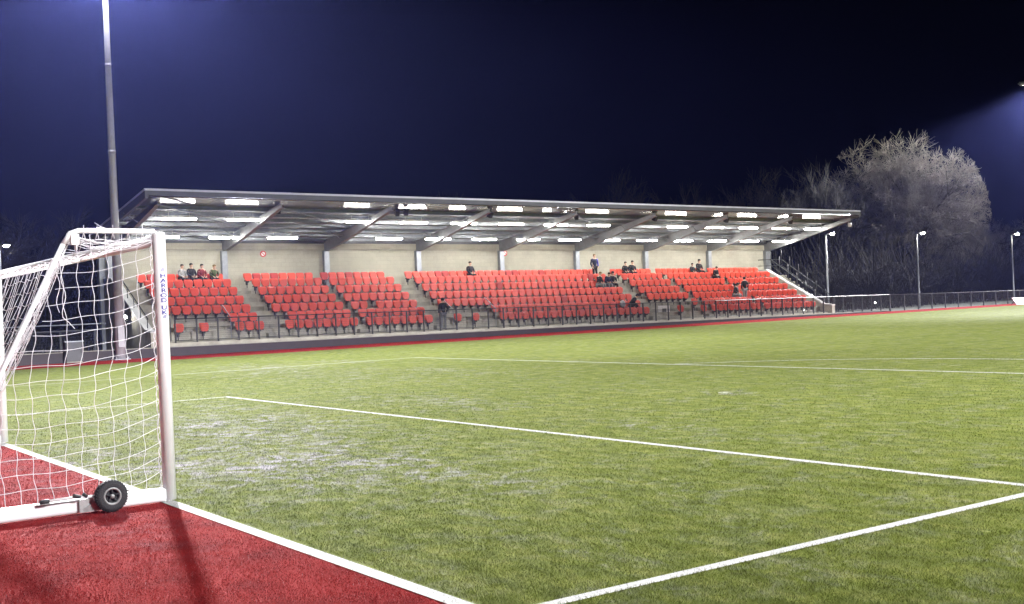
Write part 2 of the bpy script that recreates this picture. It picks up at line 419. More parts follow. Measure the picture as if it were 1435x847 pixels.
person('spectator in black coat, right of a pair in the back row beyond the aisle', at_row(7, 46.55), -.2, 'sit', 'cloth_black', 'cloth_black', lean=.15)
person('child sized spectator seated in the back row left of a man in black', at_row(7, 51.95), 0, 'sit', 'cloth_black', 'cloth_black', lean=.1, scale=.85)
person('broad spectator in black in the back row above the narrow right stair', at_row(7, 52.55), 0, 'sit', 'cloth_black', 'cloth_black', lean=.15, scale=1.05)
person('spectator with head just above the seats one row below the back row', at_row(6, 53.0, .1), 0, 'sit', 'cloth_black', 'cloth_black', lean=.35, scale=.9)
person('hooded spectator in grey crouching on the narrow right stair', at_row(3, 52.3), .4, 'sit', 'cloth_black', 'cloth_grey', lean=.35, hood=True)
person('spectator in black jacket and pale jeans standing among the rightmost seats', (-43.55, 53.45, ROWF[2]+zo(53.4)), pi*.9, 'stand', 'cloth_black', 'cloth_pale', scale=.98)

# ------------------------------------------------------------------ ground, turf, lines
def sheet(name, x0, x1, y0, y1, z, mat, nx=1, ny=1):
    mb = MB(); mb.quad((x0, y0, z), (x1, y0, z), (x1, y1, z), (x0, y1, z))
    return tag(mb.build(name, mat), kind='structure')
sheet('ground', -900, 900, -900, 900, -.012, 'far_ground')
sheet('red_surround', -41, 33.7, -6.0, 106, -.004, 'red_turf')
sheet('turf', -36.5, 29.2, 0, 101.5, 0, 'turf')
def line(name, x0, x1, y0, y1): return sheet(name, x0, x1, y0, y1, .004, 'line_paint')
LW = .05
LINES = [('goal_line', -36.5, 29.2, -.085, .03), ('goal_area_line', -12.82-LW, 5.5+LW, 5.5-LW, 5.5+LW), ('goal_area_side_line', 5.5-LW, 5.5+LW, .04, 5.5-LW),
         ('goal_area_side_line', -12.82-LW, -12.82+LW, .04, 5.5-LW), ('penalty_area_line', -23.82-LW, 16.5+LW, 16.5-LW, 16.5+LW),
         ('penalty_area_side_line', -23.82-LW, -23.82+LW, .04, 16.5-LW), ('penalty_area_side_line', 16.5-LW, 16.5+LW, .04, 16.5-LW)]
for l in LINES: line(*l)
mb = MB(); a0 = math.asin(5.5/9.15); N = 48
for i in range(N):
    t0 = a0+(pi-2*a0)*i/N; t1 = a0+(pi-2*a0)*(i+1)/N
    if i == 0: t0 += .012
    if i == N-1: t1 -= .012
    p = [(-3.66+r*cos(t), 11+r*sin(t), .004) for r, t in ((9.15-LW, t0), (9.15+LW, t0), (9.15+LW, t1), (9.15-LW, t1))]
    mb.quad(*p)
tag(mb.build('penalty_arc', 'line_paint'), kind='structure')
mb = MB(); mb.quad(*[(-3.66+.11*cos(t*pi/8), 11+.11*sin(t*pi/8), .004) for t in range(16)])
tag(mb.build('penalty_spot', 'worn_paint'), kind='structure')

# short synthetic blades over the part of the pitch nearest the viewer
CAM = V((10.7992074, -3.53873072, 1.71416887))
def carpet(name, label, cat, mat, inside, n, rmin, rmax, h0, h1, w, seed):
    import numpy as np
    rg = np.random.default_rng(seed)
    m = n*4
    az = np.radians(rg.uniform(29, 86, m)); az = rg.uniform(radians(90+34-7), radians(90+80+4), m)   # directions seen from here
    d = 1/(1/rmin-(1/rmin-1/rmax)*rg.random(m)**.9)
    x = CAM.x+d*np.cos(az); y = CAM.y+d*np.sin(az)
    k = inside(x, y); x, y, d = x[k][:n], y[k][:n], d[k][:n]; n = len(x)
    th = rg.uniform(0, 2*pi, n); hh = rg.uniform(h0, h1, n); ww = w*(.7+.6*rg.random(n))*np.clip(d/9, .8, 2.2)
    lx = rg.normal(0, .55, n)*hh; ly = rg.normal(0, .55, n)*hh
    co = np.zeros((n, 3, 3)); dx = np.cos(th)*ww/2; dy = np.sin(th)*ww/2
    co[:, 0] = np.stack([x-dx, y-dy, 0*x+.002], -1); co[:, 1] = np.stack([x+dx, y+dy, 0*x+.002], -1)
    co[:, 2] = np.stack([x+lx, y+ly, hh], -1)
    me = bpy.data.meshes.new(name); me.vertices.add(n*3); me.vertices.foreach_set('co', co.ravel())
    me.loops.add(n*3); me.loops.foreach_set('vertex_index', np.arange(n*3, dtype=np.int32))
    me.polygons.add(n); me.polygons.foreach_set('loop_start', np.arange(0, n*3, 3, dtype=np.int32))
    me.update(calc_edges=True); me.materials.append(MATS[mat])
    o = bpy.data.objects.new(name, me); col.objects.link(o)
    return tag(o, label, cat, kind='stuff')
def on_line(x, y):
    import numpy as np
    k = np.zeros(len(x), bool)
    for _, x0, x1, y0, y1 in LINES: k |= (x > x0) & (x < x1) & (y > y0) & (y < y1)
    return k
carpet('grass', 'short green synthetic grass of the pitch', 'grass', 'turf', lambda x, y: (y > .05) & ~on_line(x, y), 330000, 5.2, 34, .010, .028, .0045, 1)
carpet('red_grass', 'short red synthetic grass behind the goal line', 'grass', 'red_turf', lambda x, y: (y < -.11) & ((abs(x) > .1) | (y < -2.2)), 150000, 5.2, 22, .008, .022, .0045, 2)
carpet('white_grass', 'white synthetic grass of the pitch lines', 'grass', 'line_paint', on_line, 60000, 5.2, 30, .008, .018, .004, 3)

# ------------------------------------------------------------------ goal
def make_goal():
    g = thing('football_goal', 'white portable football goal with net and ground wheel on the goal line', 'goal', (-3.66, 0, 0))
    W, H, D0, D1 = 7.32, 2.53, .83, 2.07
    R = .060
    for x, nm in ((0.0, 'post'), (-W, 'post')):
        mb = MB(); mb.tube([(x, 0, .02), (x, 0, H-.03), (x, 0, H-.006), (x, 0, H)], [R, R, R*.93, R*.72], 28); mb.build('post', 'post_white', g)
    mb = MB(); mb.tube([(-R*.6, 0, H-.075), (-W+R*.6, 0, H-.075)], .058, 20); mb.build('crossbar', 'post_white', g)
    for x in (0.0, -W):
        s = -1 if x == 0 else 1
        mb = MB(); mb.box(x-.06, x+.06, -D1, -.045, .012, .132); b = mb.build('ground_bar', 'post_white', g, bevel=.022)
        mb = MB(); mb.tube([(x, -.04, H+.005), (x, -D0+.10, H+.012), (x, -D0+.03, H-.01), (x, -D0-.035, H-.11)], .023, 10)
        mb.tube([(x, -D0-.035, H-.11), (x, -D1+.05, .13)], .023, 10); mb.build('net_support', 'post_white', g)
        mb = MB(); mb.box(x-.03, x+.03, -D0+.03, -D0+.10, H-.115, H-.02); mb.tube([(x, -D0+.075, H-.10), (x, -D0+.075, H-.16)], .014, 8)
        mb.build('net_bracket', 'sign_white', g)
    mb = MB(); mb.box(-W+.066, -.066, -D1, -D1+.13, .015, .145); mb.build('rear_ground_bar', 'post_white', g, bevel=.02)
    # ---- net: side panels and one sagging sheet for roof and back
    mb = MB(); c = .135; r = .0031
    rnd = random.Random(3)
    def topz(y):                     # frame height over depth -y
        return H-.02 if y > -D0 else H-.02-(H-.08)*(-y-D0)/(D1-D0)
    for x, s in ((0.0, 1), (-W, -1)):
        xo = x+s*.012
        ny = int(D1/c)+1; nz = int(H/c)+1
        ph = [rnd.uniform(0, 6.28) for _ in range(60)]
        def P(y, z):
            b = sin(pi*min(1, -y/D1))*sin(pi*min(1, z/H))
            pull = .045*(1-math.exp(-(-y)/.10))
            yy = y-.020*sin(z*7.3+y*2.1)*b-.008*sin(z*23+y*9)-.03*b*sin(z*1.9)
            zz = z-.055*sin(pi*min(1, -y/D1))+.03*(y/D1)+.008*sin(y*11+z*5)+.14*math.exp(y/.28)-.10
            return V((xo+s*.05*b*sin(z*2.2+y*2.5)+s*.012*sin(z*17+y*12), min(-.062, yy), max(.10, min(zz, topz(y)))))
        for j in range(1, ny+1):
            y = -c*j+.05
            if y < -D1: break
            zt = topz(y); pts = []; z = .12
            while z < zt+.03: pts.append(P(y, min(z, zt))); z += .045
            pts[-1].z = zt
            mb.tube(pts, r, 4, cap=False)
        for i in range(1, nz+1):
            z = c*i+.02; pts = []; y = -.065
            while True:
                if z > topz(y)+.02 or y < -D1: break
                pts.append(P(y, z)); y -= .045
            if len(pts) > 2: mb.tube(pts, r, 4, cap=False)
        # lacing up the post and along the ground bar
        z = .2; pts = []
        while z < H-.12:
            pts.append((x+s*.02, -.066-.030*abs(sin(z*pi/c)), z)); z += c/4
        mb.tube(pts, r, 4, cap=False)
    prof = []
    L = 0; pr = [(-.02, H-.05), (-D0, H-.02), (-D1+.05, .13)]
    n1, n2 = 7, 20
    for i in range(n1+1): prof.append((pr[0][0]+(pr[1][0]-pr[0][0])*i/n1, pr[0][1]+(pr[1][1]-pr[0][1])*i/n1))
    for i in range(1, n2+1): prof.append((pr[1][0]+(pr[2][0]-pr[1][0])*i/n2, pr[1][1]+(pr[2][1]-pr[1][1])*i/n2))
    K = len(prof)
    def S(u, k):
        y, z = prof[k]; t = k/(K-1)
        sg = (1-math.exp(-min(u, 1-u)*34))*(.72+.28*sin(pi*u)); v = sin(pi*t)
        roof = sin(pi*min(1, k/n1))*.08
        return V((-.02-(W-.04)*u, y+.16*sg*v+.010*sin(u*90+k), max(.10, z-.30*sg*v**1.0-roof*.6*(1 if k < n1 else 0)+.012*sin(u*140+k*2))))
    NU = int(W/c)
    for iu in range(NU+1):
        mb.tube([S(iu/NU, k) for k in range(K)], r, 3, cap=False)
    for k in range(K):
        mb.tube([S(iu/(NU*2), k) for iu in range(NU*2+1)], r, 3, cap=False)
    # gathered spare net bunched along the near support
    for q in range(9):
        off = rnd.uniform(0, .05); w = rnd.uniform(0, 6)
        pts = []
        for i in range(26):
            t = i/25; y = -D0-.02-(D1-D0-.05)*t; z = H-.10-(H-.22)*t
            pts.append((-.03-rnd.uniform(0, .02)-off*.5, y+off*(.75+.25*sin(t*14+w)), z-.02-off*.25+.02*sin(t*23+w)))
        mb.tube(pts, r, 3, cap=False)
    for q in range(6):
        pts = []; w = rnd.uniform(0, 6); off = rnd.uniform(.01, .08)
        for i in range(16):
            t = i/15; pts.append((-.02-.02*q/9, -.08-(D0-.05)*t, H-.06-off*(.4+.8*sin(pi*t))+.012*sin(t*22+w)))
        mb.tube(pts, r, 3, cap=False)
    net = mb.build('net', 'net_white', g)
    # head rope, ties on the top rail, loose cords
    mb = MB()
    pts = [(-.005, -.07-.76*t, H-.075-.055*sin(t*pi*1.15)+.03*t) for t in [i/20 for i in range(21)]]
    mb.tube(pts, .006, 6)
    for y in (-.17, -.30, -.44, -.58, -.70):
        a = rnd.uniform(0, 6)
        mb.tube([(.0, y, H-.07), (.03, y+.012, H), (.0, y+.02, H+.045+.02*sin(a*3)), (-.03, y+.028, H-.005), (0, y+.03, H-.06)], .0035, 5)
    mb.tube([(.0, -.49, H+.03), (.01, -.54, H+.055), (.01, -.585, H+.085)], .004, 5)
    for k, y in enumerate((-.885, -.93)):
        mb.tube([(.02, y+.018*sin(i*.9+k*2)+.0*i, H-.18-.045*i) for i in range(14-k)], .0036, 5)
    mb.tube([(.02, -.885+.018*sin(13*.9), H-.18-.045*13), (.02, -.85, 1.72), (.02, -.80, 1.66)], .0036, 5)
    mb.build('cord', 'net_white', g)
    # transport wheel, bracket and lever
    wy, wr = -.585, .144
    mb = MB(); c0 = (.165, wy, wr+.002)
    mb.lathe([(.078, -.045), (.105, -.052), (.128, -.046), (.141, -.026), (wr, 0), (.141, .026), (.128, .046), (.105, .052), (.078, .045)], c0, 'x', 40)
    for i in range(34):
        a = 2*pi*i/34
        for s in (1, -1):
            p = V((c0[0]+s*.022, c0[1]+(wr-.002)*cos(a+.06*s), c0[2]+(wr-.002)*sin(a+.06*s)))
            q = V((c0[0]+s*.046, c0[1]+(.138)*cos(a+.06*s), c0[2]+(.138)*sin(a+.06*s))); mb.tube([p, q], .0045, 4)
    wh = thing('wheel', None, None); wh.parent = g; wh.location = V(c0)-V(g.location)
    mb.build('tyre', 'tyre', wh)
    mb = MB(); mb.lathe([(.080, .046), (.076, .052), (.064, .050), (.060, .036), (.058, -.03)], c0, 'x', 32); mb.lathe([(.062, .012), (0, .012)], c0, 'x', 24, m=1)
    for i in range(5):
        a = 2*pi*i/5+.3
        mb.tube([(c0[0]+.030, c0[1]+.02*cos(a), c0[2]+.02*sin(a)), (c0[0]+.034, c0[1]+.066*cos(a), c0[2]+.066*sin(a))], .009, 6, m=1)
    mb.lathe([(.020, .0), (.020, .050), (.015, .056), (.0, .058)], c0, 'x', 16); mb.build('rim', ['rim_grey', 'tyre'], wh)
    mb = MB()
    mb.prism([(.067, .02), (.10, .02), (.10, .14), (.067, .14)], wy-.26, wy-.05)
    mb.hexa([(.10, wy-.22, .02), (.13, wy-.12, .02), (.13, wy-.06, .05), (.10, wy-.06, .05), (.10, wy-.24, .045), (.13, wy-.12, .12), (.13, wy-.06, .16), (.10, wy-.06, .16)])
    mb.tube([(.09, wy, wr), (.22, wy, wr)], .012, 8)
    mb.build('wheel_bracket', 'bracket_grey', g)
    mb = MB(); mb.tube([(.115, wy-.08, .15), (.12, wy-.30, .165), (.12, wy-.52, .16)], .014, 8, m=0)
    mb.tube([(.12, wy-.52, .16), (.12, wy-.60, .158)], .020, 8, m=1); mb.tube([(.135, wy-.26, .165), (.145, wy-.32, .185)], .018, 7, m=1); mb.tube([(.13, wy-.2, .16), (.13, wy-.235, .19)], .016, 7, m=1)
    mb.build('wheel_lever', ['post_white', 'black_plastic'], g)
    # maker's lettering down the near post, wrapped on to the tube
    allv = MB()
    def glyph(ch, zc, size, ang=.10, dz=0):
        cu = bpy.data.curves.new('g', 'FONT'); cu.body = ch; cu.size = size; cu.offset = .0016; cu.align_x = 'CENTER'; cu.align_y = 'CENTER'
        o = bpy.data.objects.new('g', cu); col.objects.link(o)
        me = bpy.data.meshes.new_from_object(o.evaluated_get(bpy.context.evaluated_depsgraph_get()))
        bm = bmesh.new(); bm.from_mesh(me); bmesh.ops.triangulate(bm, faces=bm.faces)
        for _ in range(4):
            es = [e for e in bm.edges if e.calc_length() > .012]
            if es: bmesh.ops.subdivide_edges(bm, edges=es, cuts=1); bmesh.ops.triangulate(bm, faces=bm.faces)
        bm.verts.ensure_lookup_table()
        for f in bm.faces:
            pp = []
            for v in f.verts:
                a = ang+v.co.x*1.30/R
                pp.append(((R+.0016)*cos(a), (R+.0016)*sin(a), zc+v.co.y*.86))
            allv.quad(*pp)
        bm.free(); bpy.data.meshes.remove(me); bpy.data.objects.remove(o); bpy.data.curves.remove(cu)
    z = 2.115
    for ch in 'HARROD UK':
        if ch == ' ': z -= .022; continue
        glyph(ch, z, .062); z -= .046
    # the small slanted mark above and below the name
    for zc in (2.175, 1.735):
        for k in range(3):
            y0 = -.016+.011*k
            pp = [(R+.0016, y0, zc-.014), (R+.0016, y0+.006, zc-.014), (R+.0016, y0+.015, zc+.014), (R+.0016, y0+.009, zc+.014)]
            allv.quad(*[((R+.0016)*cos(.10+p[1]/R), (R+.0016)*sin(.10+p[1]/R), p[2]) for p in pp])
    lt = allv.build('lettering', 'letter_blue', g)
make_goal()

# ------------------------------------------------------------------ grandstand
YL, YR = 13.05, 60.75
S = thing('grandstand', 'long covered grandstand with lit roof, block rear wall and concrete terracing', 'grandstand', (-44.6, 37, 0))
# terrace
prof = [(-41.12, -.35), (-41.12, .36), (-41.45, .36)]
for k in range(7):
    xf = ROWX[k]+.62 if k else -41.45
    xf = -41.45 if k == 0 else ROWX[k-1]-.16
    prof += [(xf, ROWF[k])]
    prof += [((ROWX[k]-.16) if k < 6 else -48.2, ROWF[k])]
prof += [(-48.2, -.35)]
mb = MB(); mb.prism(prof, YL+.2, 59.2, zo=zo); mb.build('terrace', 'concrete', S)
# half steps in the stair aisles
AISLES = [(18.86, 19.70), (23.80, 24.16), (28.34, 29.42), (43.62, 44.72), (48.36, 48.70), (53.30, 53.52)]
for a, b in AISLES:
    for k in range(6):
        xf = ROWX[k]-.16; mb = MB(); mb.box(xf+.003, xf+.33, a, b, ROWF[k]+.002, (ROWF[k]+ROWF[k+1])/2, zo=zo)
        mb.build('aisle_step', 'concrete_dark', S)
# rear wall and coping line
mb = MB(); mb.box(-48.55, -48.203, YL, YR, -.3, 5.03, zo=zo); mb.build('rear_wall', 'blockwork', S)
mb = MB(); mb.box(-48.55, -48.19, YL, YR, 5.033, 5.07, zo=zo); mb.build('wall_band', 'concrete_dark', S)
mb = MB(); mb.box(-48.55, -48.203, YL, YR, 5.073, 5.40, zo=zo); mb.build('rear_wall_top', 'blockwork', S)
mb = MB(); mb.box(-48.50, -48.26, YL, YR, 5.403, 5.58, zo=zo); mb.build('eaves_shadow_strip', 'fascia_grey', S)  # solid dark strip standing for the shadow gap between wall and roof
# low dark wall along the front
mb = MB(); mb.box(-41.115, -40.99, -8, 65.2, -.4, .31, zo=lambda y: zo(max(12.5, y))); 
wall_o = mb.build('front_wall', 'wall_paint', S)
mb = MB(); mb.box(-41.14, -40.965, -8, 61.2, .313, .345, zo=lambda y: zo(max(12.5, y))); mb.build('front_wall_coping', 'concrete_dark', S)
# sloping end parapets
for y0, y1 in ((YL-.12, YL+.19), (59.22, 59.50)):
    mb = MB()
    mb.prism([(-41.12, -.3), (-41.12, .85), (-41.9, .95), (-46.9, 3.50), (-48.2, 3.52), (-48.2, -.3)], y0, y1, zo=zo); mb.build('end_parapet', 'concrete', S)
    mb = MB()
    mb.prism([(-41.10, .853), (-41.10, .93), (-41.9, 1.03), (-46.9, 3.58), (-48.2, 3.60), (-48.2, 3.523), (-46.9, 3.503), (-41.9, .953)], y0-.03, y1+.03, zo=zo); mb.build('parapet_cap', 'parapet_cap', S)
# steel columns
COLY = [13.25+5.925*k for k in range(9)]; COLY[-1] = 60.55
for y in COLY:
    wdt = .15
    mb = MB(); mb.box(-48.20, -47.93, y-wdt, y+wdt, 2.6, 5.0, zo=zo); mb.build('column', 'galv', S)
mb = MB(); mb.box(-48.6, -48.2, YL-.30, YL-.01, 0, 5.3, zo=zo); mb.build('end_column', 'galv', S)
mb = MB(); mb.box(-48.6, -48.0, YR+.01, YR+.22, 0, 5.3, zo=zo); mb.build('end_column', 'galv', S)
# roof plane
RX0, RX1, RZ0, RZ1 = -40.0, -49.0, 7.00, 5.62
def rz(x): return RZ0+(RZ1-RZ0)*(x-RX0)/(RX1-RX0)
RYL, RYR = 12.70, 60.85
mb = MB()                                # profiled deck: ribs run from front to back
n = int((RYR-RYL)/.17)
for i in range(n):
    ya = RYL+(RYR-RYL)*i/n; yb = RYL+(RYR-RYL)*(i+1)/n; w = yb-ya
    pts = [(ya, 0), (ya+w*.40, 0), (ya+w*.55, .04), (ya+w*.85, .04), (yb, 0)]
    for (p, h), (q, k) in zip(pts, pts[1:]):
        mb.quad((RX0, p, RZ0+h+zo(p)), (RX0, q, RZ0+k+zo(q)), (RX1, q, RZ1+k+zo(q)), (RX1, p, RZ1+h+zo(p)))
mb.build('roof_deck', 'deck_sheet', S)
mb = MB()
mb.prism([(RX0-.02, RZ0+.05), (RX1, RZ1+.05), (RX1, RZ1+.13), (RX0-.02, RZ0+.13)], RYL, RYR, zo=zo); mb.build('roof_skin', 'fascia_grey', S)
# front fascia, gutter and top trim
mb = MB(); mb.prism([(-39.98, 6.93), (-39.86, 6.93), (-39.86, 7.13), (-39.98, 7.13)], RYL-.02, RYR+.02, zo=zo); mb.build('fascia', 'fascia_grey', S)
mb = MB(); mb.prism([(-39.99, 7.133), (-39.82, 7.133), (-39.82, 7.22), (-39.99, 7.22)], RYL-.04, RYR+.04, zo=zo); mb.build('fascia_trim', 'trim_grey', S)
mb = MB(); mb.tube([(-40.02, RYL+.05, 6.90+zo(RYL)), (-40.02, RYR-.05, 6.90+zo(RYR))], .035, 12); mb.build('gutter_pipe', 'gutter_gloss', S)
# verges at the roof ends
for y0, y1 in ((RYL-.16, RYL-.02), (RYR+.02, RYR+.16)):
    mb = MB(); mb.prism([(-39.86, 6.80), (RX1, RZ1-.30), (RX1, RZ1+.14), (-39.86, 7.13)], y0, y1, zo=zo); mb.build('verge', 'fascia_grey', S)
    mb = MB(); mb.prism([(-39.84, 7.133), (RX1, RZ1+.143), (RX1, RZ1+.23), (-39.84, 7.22)], y0-.02, y1+.02, zo=zo); mb.build('verge_trim', 'trim_grey', S)
mb = MB(); mb.prism([(-40.06, 6.88), (-41.86, 6.68), (-41.86, 6.692), (-40.06, 6.892)], RYL+.05, RYR-.05, zo=zo); mb.build('soffit_panel', 'soffit_gloss', S)
# purlins
for k in range(1, 8):
    x = -40.9-1.05*k; z = rz(x)
    mb = MB(); mb.prism([(x-.03, z-.19), (x+.05, z-.19), (x+.05, z-.175), (x-.01, z-.175), (x-.01, z-.015), (x-.07, z-.015), (x-.07, z-.003), (x-.03, z-.003)], RYL, RYR, zo=zo); mb.build('purlin', 'galv', S)
# tapered rafters with haunch
def rafter(y):
    mb = MB(); h = zo(y)
    top = [(x, rz(x)-.20) for x in (-40.35, -48.2)]
    web = [(-40.35, rz(-40.35)-.20), (-48.2, rz(-48.2)-.20), (-48.2, 4.98), (-47.6, 5.00), (-45.0, rz(-45)-.72), (-40.35, rz(-40.35)-.38)]
    mb.prism([(a, b+h) for a, b in web], y-.012, y+.012)
    fl = [(-48.2, 4.98), (-47.6, 5.0), (-45.0, rz(-45)-.72), (-40.35, rz(-40.35)-.38)]
    for (xa, za), (xb, zb) in zip(fl, fl[1:]):
        mb.hexa([(xa, y-.11, za-.02+h), (xb, y-.11, zb-.02+h), (xb, y+.11, zb-.02+h), (xa, y+.11, za-.02+h), (xa, y-.11, za+h-.002), (xb, y-.11, zb+h-.002), (xb, y+.11, zb+h-.002), (xa, y+.11, za+h-.002)])
    (xa, za), (xb, zb) = top
    mb.hexa([(xa, y-.10, za+.002+h), (xb, y-.10, zb+.002+h), (xb, y+.10, zb+.002+h), (xa, y+.10, za+.002+h), (xa, y-.10, za+.008+h), (xb, y-.10, zb+.008+h), (xb, y+.10, zb+.008+h), (xa, y+.10, za+.008+h)])
    for x in (-46.0, -43.0):
        for s in (1, -1):
            mb.tube([(x, y+s*.02, rz(x)-.60+h), (x+.02, y+s*.75, rz(x)-.12+h)], .022, 6)
    return mb.build('rafter', 'steel_grey', S)
for y in COLY: rafter(y)
# roof bracing in alternate bays, cable tray over the rear lights
for i in (0, 1, 4, 7):
    mb = MB()
    ya, yb = COLY[i], COLY[i+1]
    mb.tube([(-40.8, ya+.1, rz(-40.8)-.26+zo(ya)), (-44.6, yb-.1, rz(-44.6)-.26+zo(yb))], .035, 7); mb.build('roof_brace', 'galv', S); mb = MB()
    mb.tube([(-44.6, ya+.1, rz(-44.6)-.30+zo(ya)), (-47.8, yb-.1, rz(-47.8)-.26+zo(yb))], .035, 7)
    mb.build('roof_brace', 'galv', S)
mb = MB(); mb.box(-45.86, -45.74, RYL+1, RYR-.4, 5.66, 5.70, zo=zo); mb.build('cable_tray', 'galv', S)
# stairs outside the right end with dark rails
mb = MB()
for k in range(12): mb.box(-42.3-.38*k-.38, -42.3-.38*k, 59.53, 60.9, -.2, .45+.245*k, zo=zo)
mb.build('end_stair', 'concrete_dark', S)
mb = MB()
for yy in (59.75, 60.85):
    mb.tube([(-42.2, yy, 1.35+zo(60)), (-46.9, yy, 4.30+zo(60)), (-48.1, yy, 4.32+zo(60))], .028, 7); mb.tube([(-42.2, yy, .85+zo(60)), (-46.9, yy, 3.85+zo(60)), (-48.1, yy, 3.88+zo(60))], .02, 7)
    for k in range(7):
        x = -42.2-.78*k; z = .3+.62*k
        mb.tube([(x, yy, z+zo(60)), (x, yy, z+1.08+zo(60))], .03, 6)
mb.build('stair_rail', 'fence_dark', S)
mb = MB()                                 # left end handrail
mb.tube([(-41.9, YL+.03, 1.5+.23), (-46.9, YL+.03, 4.1+.23)], .025, 7)
for k in range(6):
    x = -42-.95*k; mb.tube([(x, YL+.03, .9+.49*k+.23), (x, YL+.03, 1.52+.49*k+.23)], .022, 6)
mb.build('end_rail', 'fence_dark', S)
# aisle handrails (pale) where the front bays are
mb = MB()
for y, a in ((14.1, 1), (17.0, 1), (32.2, 1), (29.45, 1)):
    mb.tube([(-42.9, y, 2.05+zo(y)), (-41.9, y, 1.45+zo(y)), (-41.9, y, .4+zo(y))], .022, 6)
mb.build('bay_rail', 'galv', S)

# ------------------------------------------------------------------ seats
def seat_proto(mat):
    t = thing('stadium_seat', 'seat', 'seat', (0, 0, 0), 'red seats of the stand')
    def shield(w, top, bot, x0, x1, tilt, m):
        pts = []
        rt = .05
        for a in (0, 30, 60, 90): pts.append((w-rt+rt*sin(radians(a)), top-rt+rt*cos(radians(a))))
        for a in range(0, 91, 18):
            pts.append((w*.985*cos(radians(a))**.65 if a < 90 else 0.0, bot+.19-.19*sin(radians(a))**1.1))
        full = pts+[(-y, z) for y, z in reversed(pts[:-1])]
        mb = MB(); n = len(full)
        rings = []
        for x, sc in ((x0, .93), (x0+.008, 1.0), (x1-.008, 1.0), (x1, .93)):
            zc = (top+bot)/2
            rings.append(len(mb.v))
            for y, z in full:
                zz = zc+(z-zc)*sc; mb.v.append((x-(zz-bot)*tilt, y*sc, zz))
        for a, b in zip(rings, rings[1:]):
            for i in range(n):
                j = (i+1) % n; mb.f.append((a+i, a+j, b+j, b+i)); mb.m.append(0); mb.sm.append(True)
        mb.f.append(tuple(range(rings[0], rings[0]+n))); mb.f.append(tuple(range(rings[-1], rings[-1]+n))); mb.m += [0, 0]; mb.sm += [False, False]
        return mb
    shield(.222, .80, .44, -.02, .015, .14, 0).build('backrest', mat, t)
    shield(.208, .735, .375, .05, .095, .02, 0).build('seat_pan', mat, t)
    mb = MB()
    mb.box(-.10, .10, -.03, .03, .30, .40); mb.box(-.16, -.08, -.05, .05, .18, .42); mb.box(.0, .05, -.20, .20, .365, .43)
    mb.tube([(.02, -.05, .36), (.02, -.05, .01)], .02, 5)
    mb.build('bracket', 'seat_frame', t)
    return t
P0 = seat_proto('seat_red'); P1 = seat_proto('seat_dark_red')
BN = ['block behind the goalpost', 'block between the first two stairs', 'third block from the goalpost', 'long central block', 'short block right of centre', 'block before the narrow stair', 'rightmost block']
RN = ['front row', 'second row', 'third row', 'fourth row', 'fifth row', 'sixth row', 'back row']
spots = []
for b, (y0, n) in enumerate(BLOCKS):
    for r in range(7):
        for i in range(n):
            y = y0+SP*(i+.5)
            if b in (0, 4) and r < 2 and y < (17.1 if b == 0 else 47.7): continue
            if b == 3 and r < 2 and y < 32.4: continue
            if b == 2 and r == 2 and i == 2: continue
            if b == 1 and r == 1 and i == 0: continue
            spots.append((b, r, i, ROWX[r], y, ROWF[r]+zo(y)))
for y, w in ((14.5, 'leftmost of two lone seats behind the goalpost'), (15.7, 'right of two lone seats behind the goalpost'), (29.75, 'left of two lone seats below the central block'), (30.9, 'right of two lone seats below the central block'), (46.05, 'lone seat below the block right of centre')):
    spots.append((9, 0, w, -41.95, y, .44+zo(y)))
spots.sort(key=lambda s: (V(s[3:])-CAM).length)
rs = random.Random(11)
dark = {(0, 6, 1): 1, (1, 6, 1): 1, (1, 6, 3): 1, (2, 6, 0): 1, (2, 6, 3): 1, (3, 6, 4): 1, (3, 6, 5): 1, (3, 6, 14): 1, (3, 6, 15): 1, (3, 6, 19): 1, (3, 4, 10): 1, (3, 2, 17): 1, (3, 4, 25): 1, (3, 5, 25): 1}
used = set(); rest = []
for q, (b, r, i, x, y, z) in enumerate(spots):
    d = (b, r, i) in dark
    if q < 300:
        p = P1 if d else P0
        if p.name in used: o = copy_tree(p, loc=(x, y, z))
        else: o = p; used.add(p.name); o.location = (x, y, z)
        o.rotation_euler = (0, 0, rs.uniform(-.03, .03))
        if b == 9: o['label'] = 'red '+i
        else: o['label'] = '%s seat, %s from left in the %s, %s' % ('darker red' if d else 'red', ORD[i+1], RN[r], BN[b])
    else: rest.append((x, y, z, 1 if d else 0))
for p in (P0, P1):
    if p.name not in used:
        for c in list(p.children): bpy.data.objects.remove(c)
        bpy.data.objects.remove(p)
src = [c for c in (P0.children if P0.name in used else [])]
mb = MB()
for x, y, z, d in rest:
    for c in src:
        me = c.data; n = len(mb.v); mi = 2 if c.name.startswith('bracket') else d
        mb.v += [(v.co.x+x, v.co.y+y, v.co.z+z) for v in me.vertices]
        for p in me.polygons: mb.f.append(tuple(n+k for k in p.vertices)); mb.m.append(mi); mb.sm.append(p.use_smooth)
o = mb.build('stadium_seating', ['seat_red', 'seat_dark_red', 'seat_frame'])
tag(o, 'remaining rows of red seats towards the right end of the stand', 'seats', 'red seats of the stand', 'stuff')

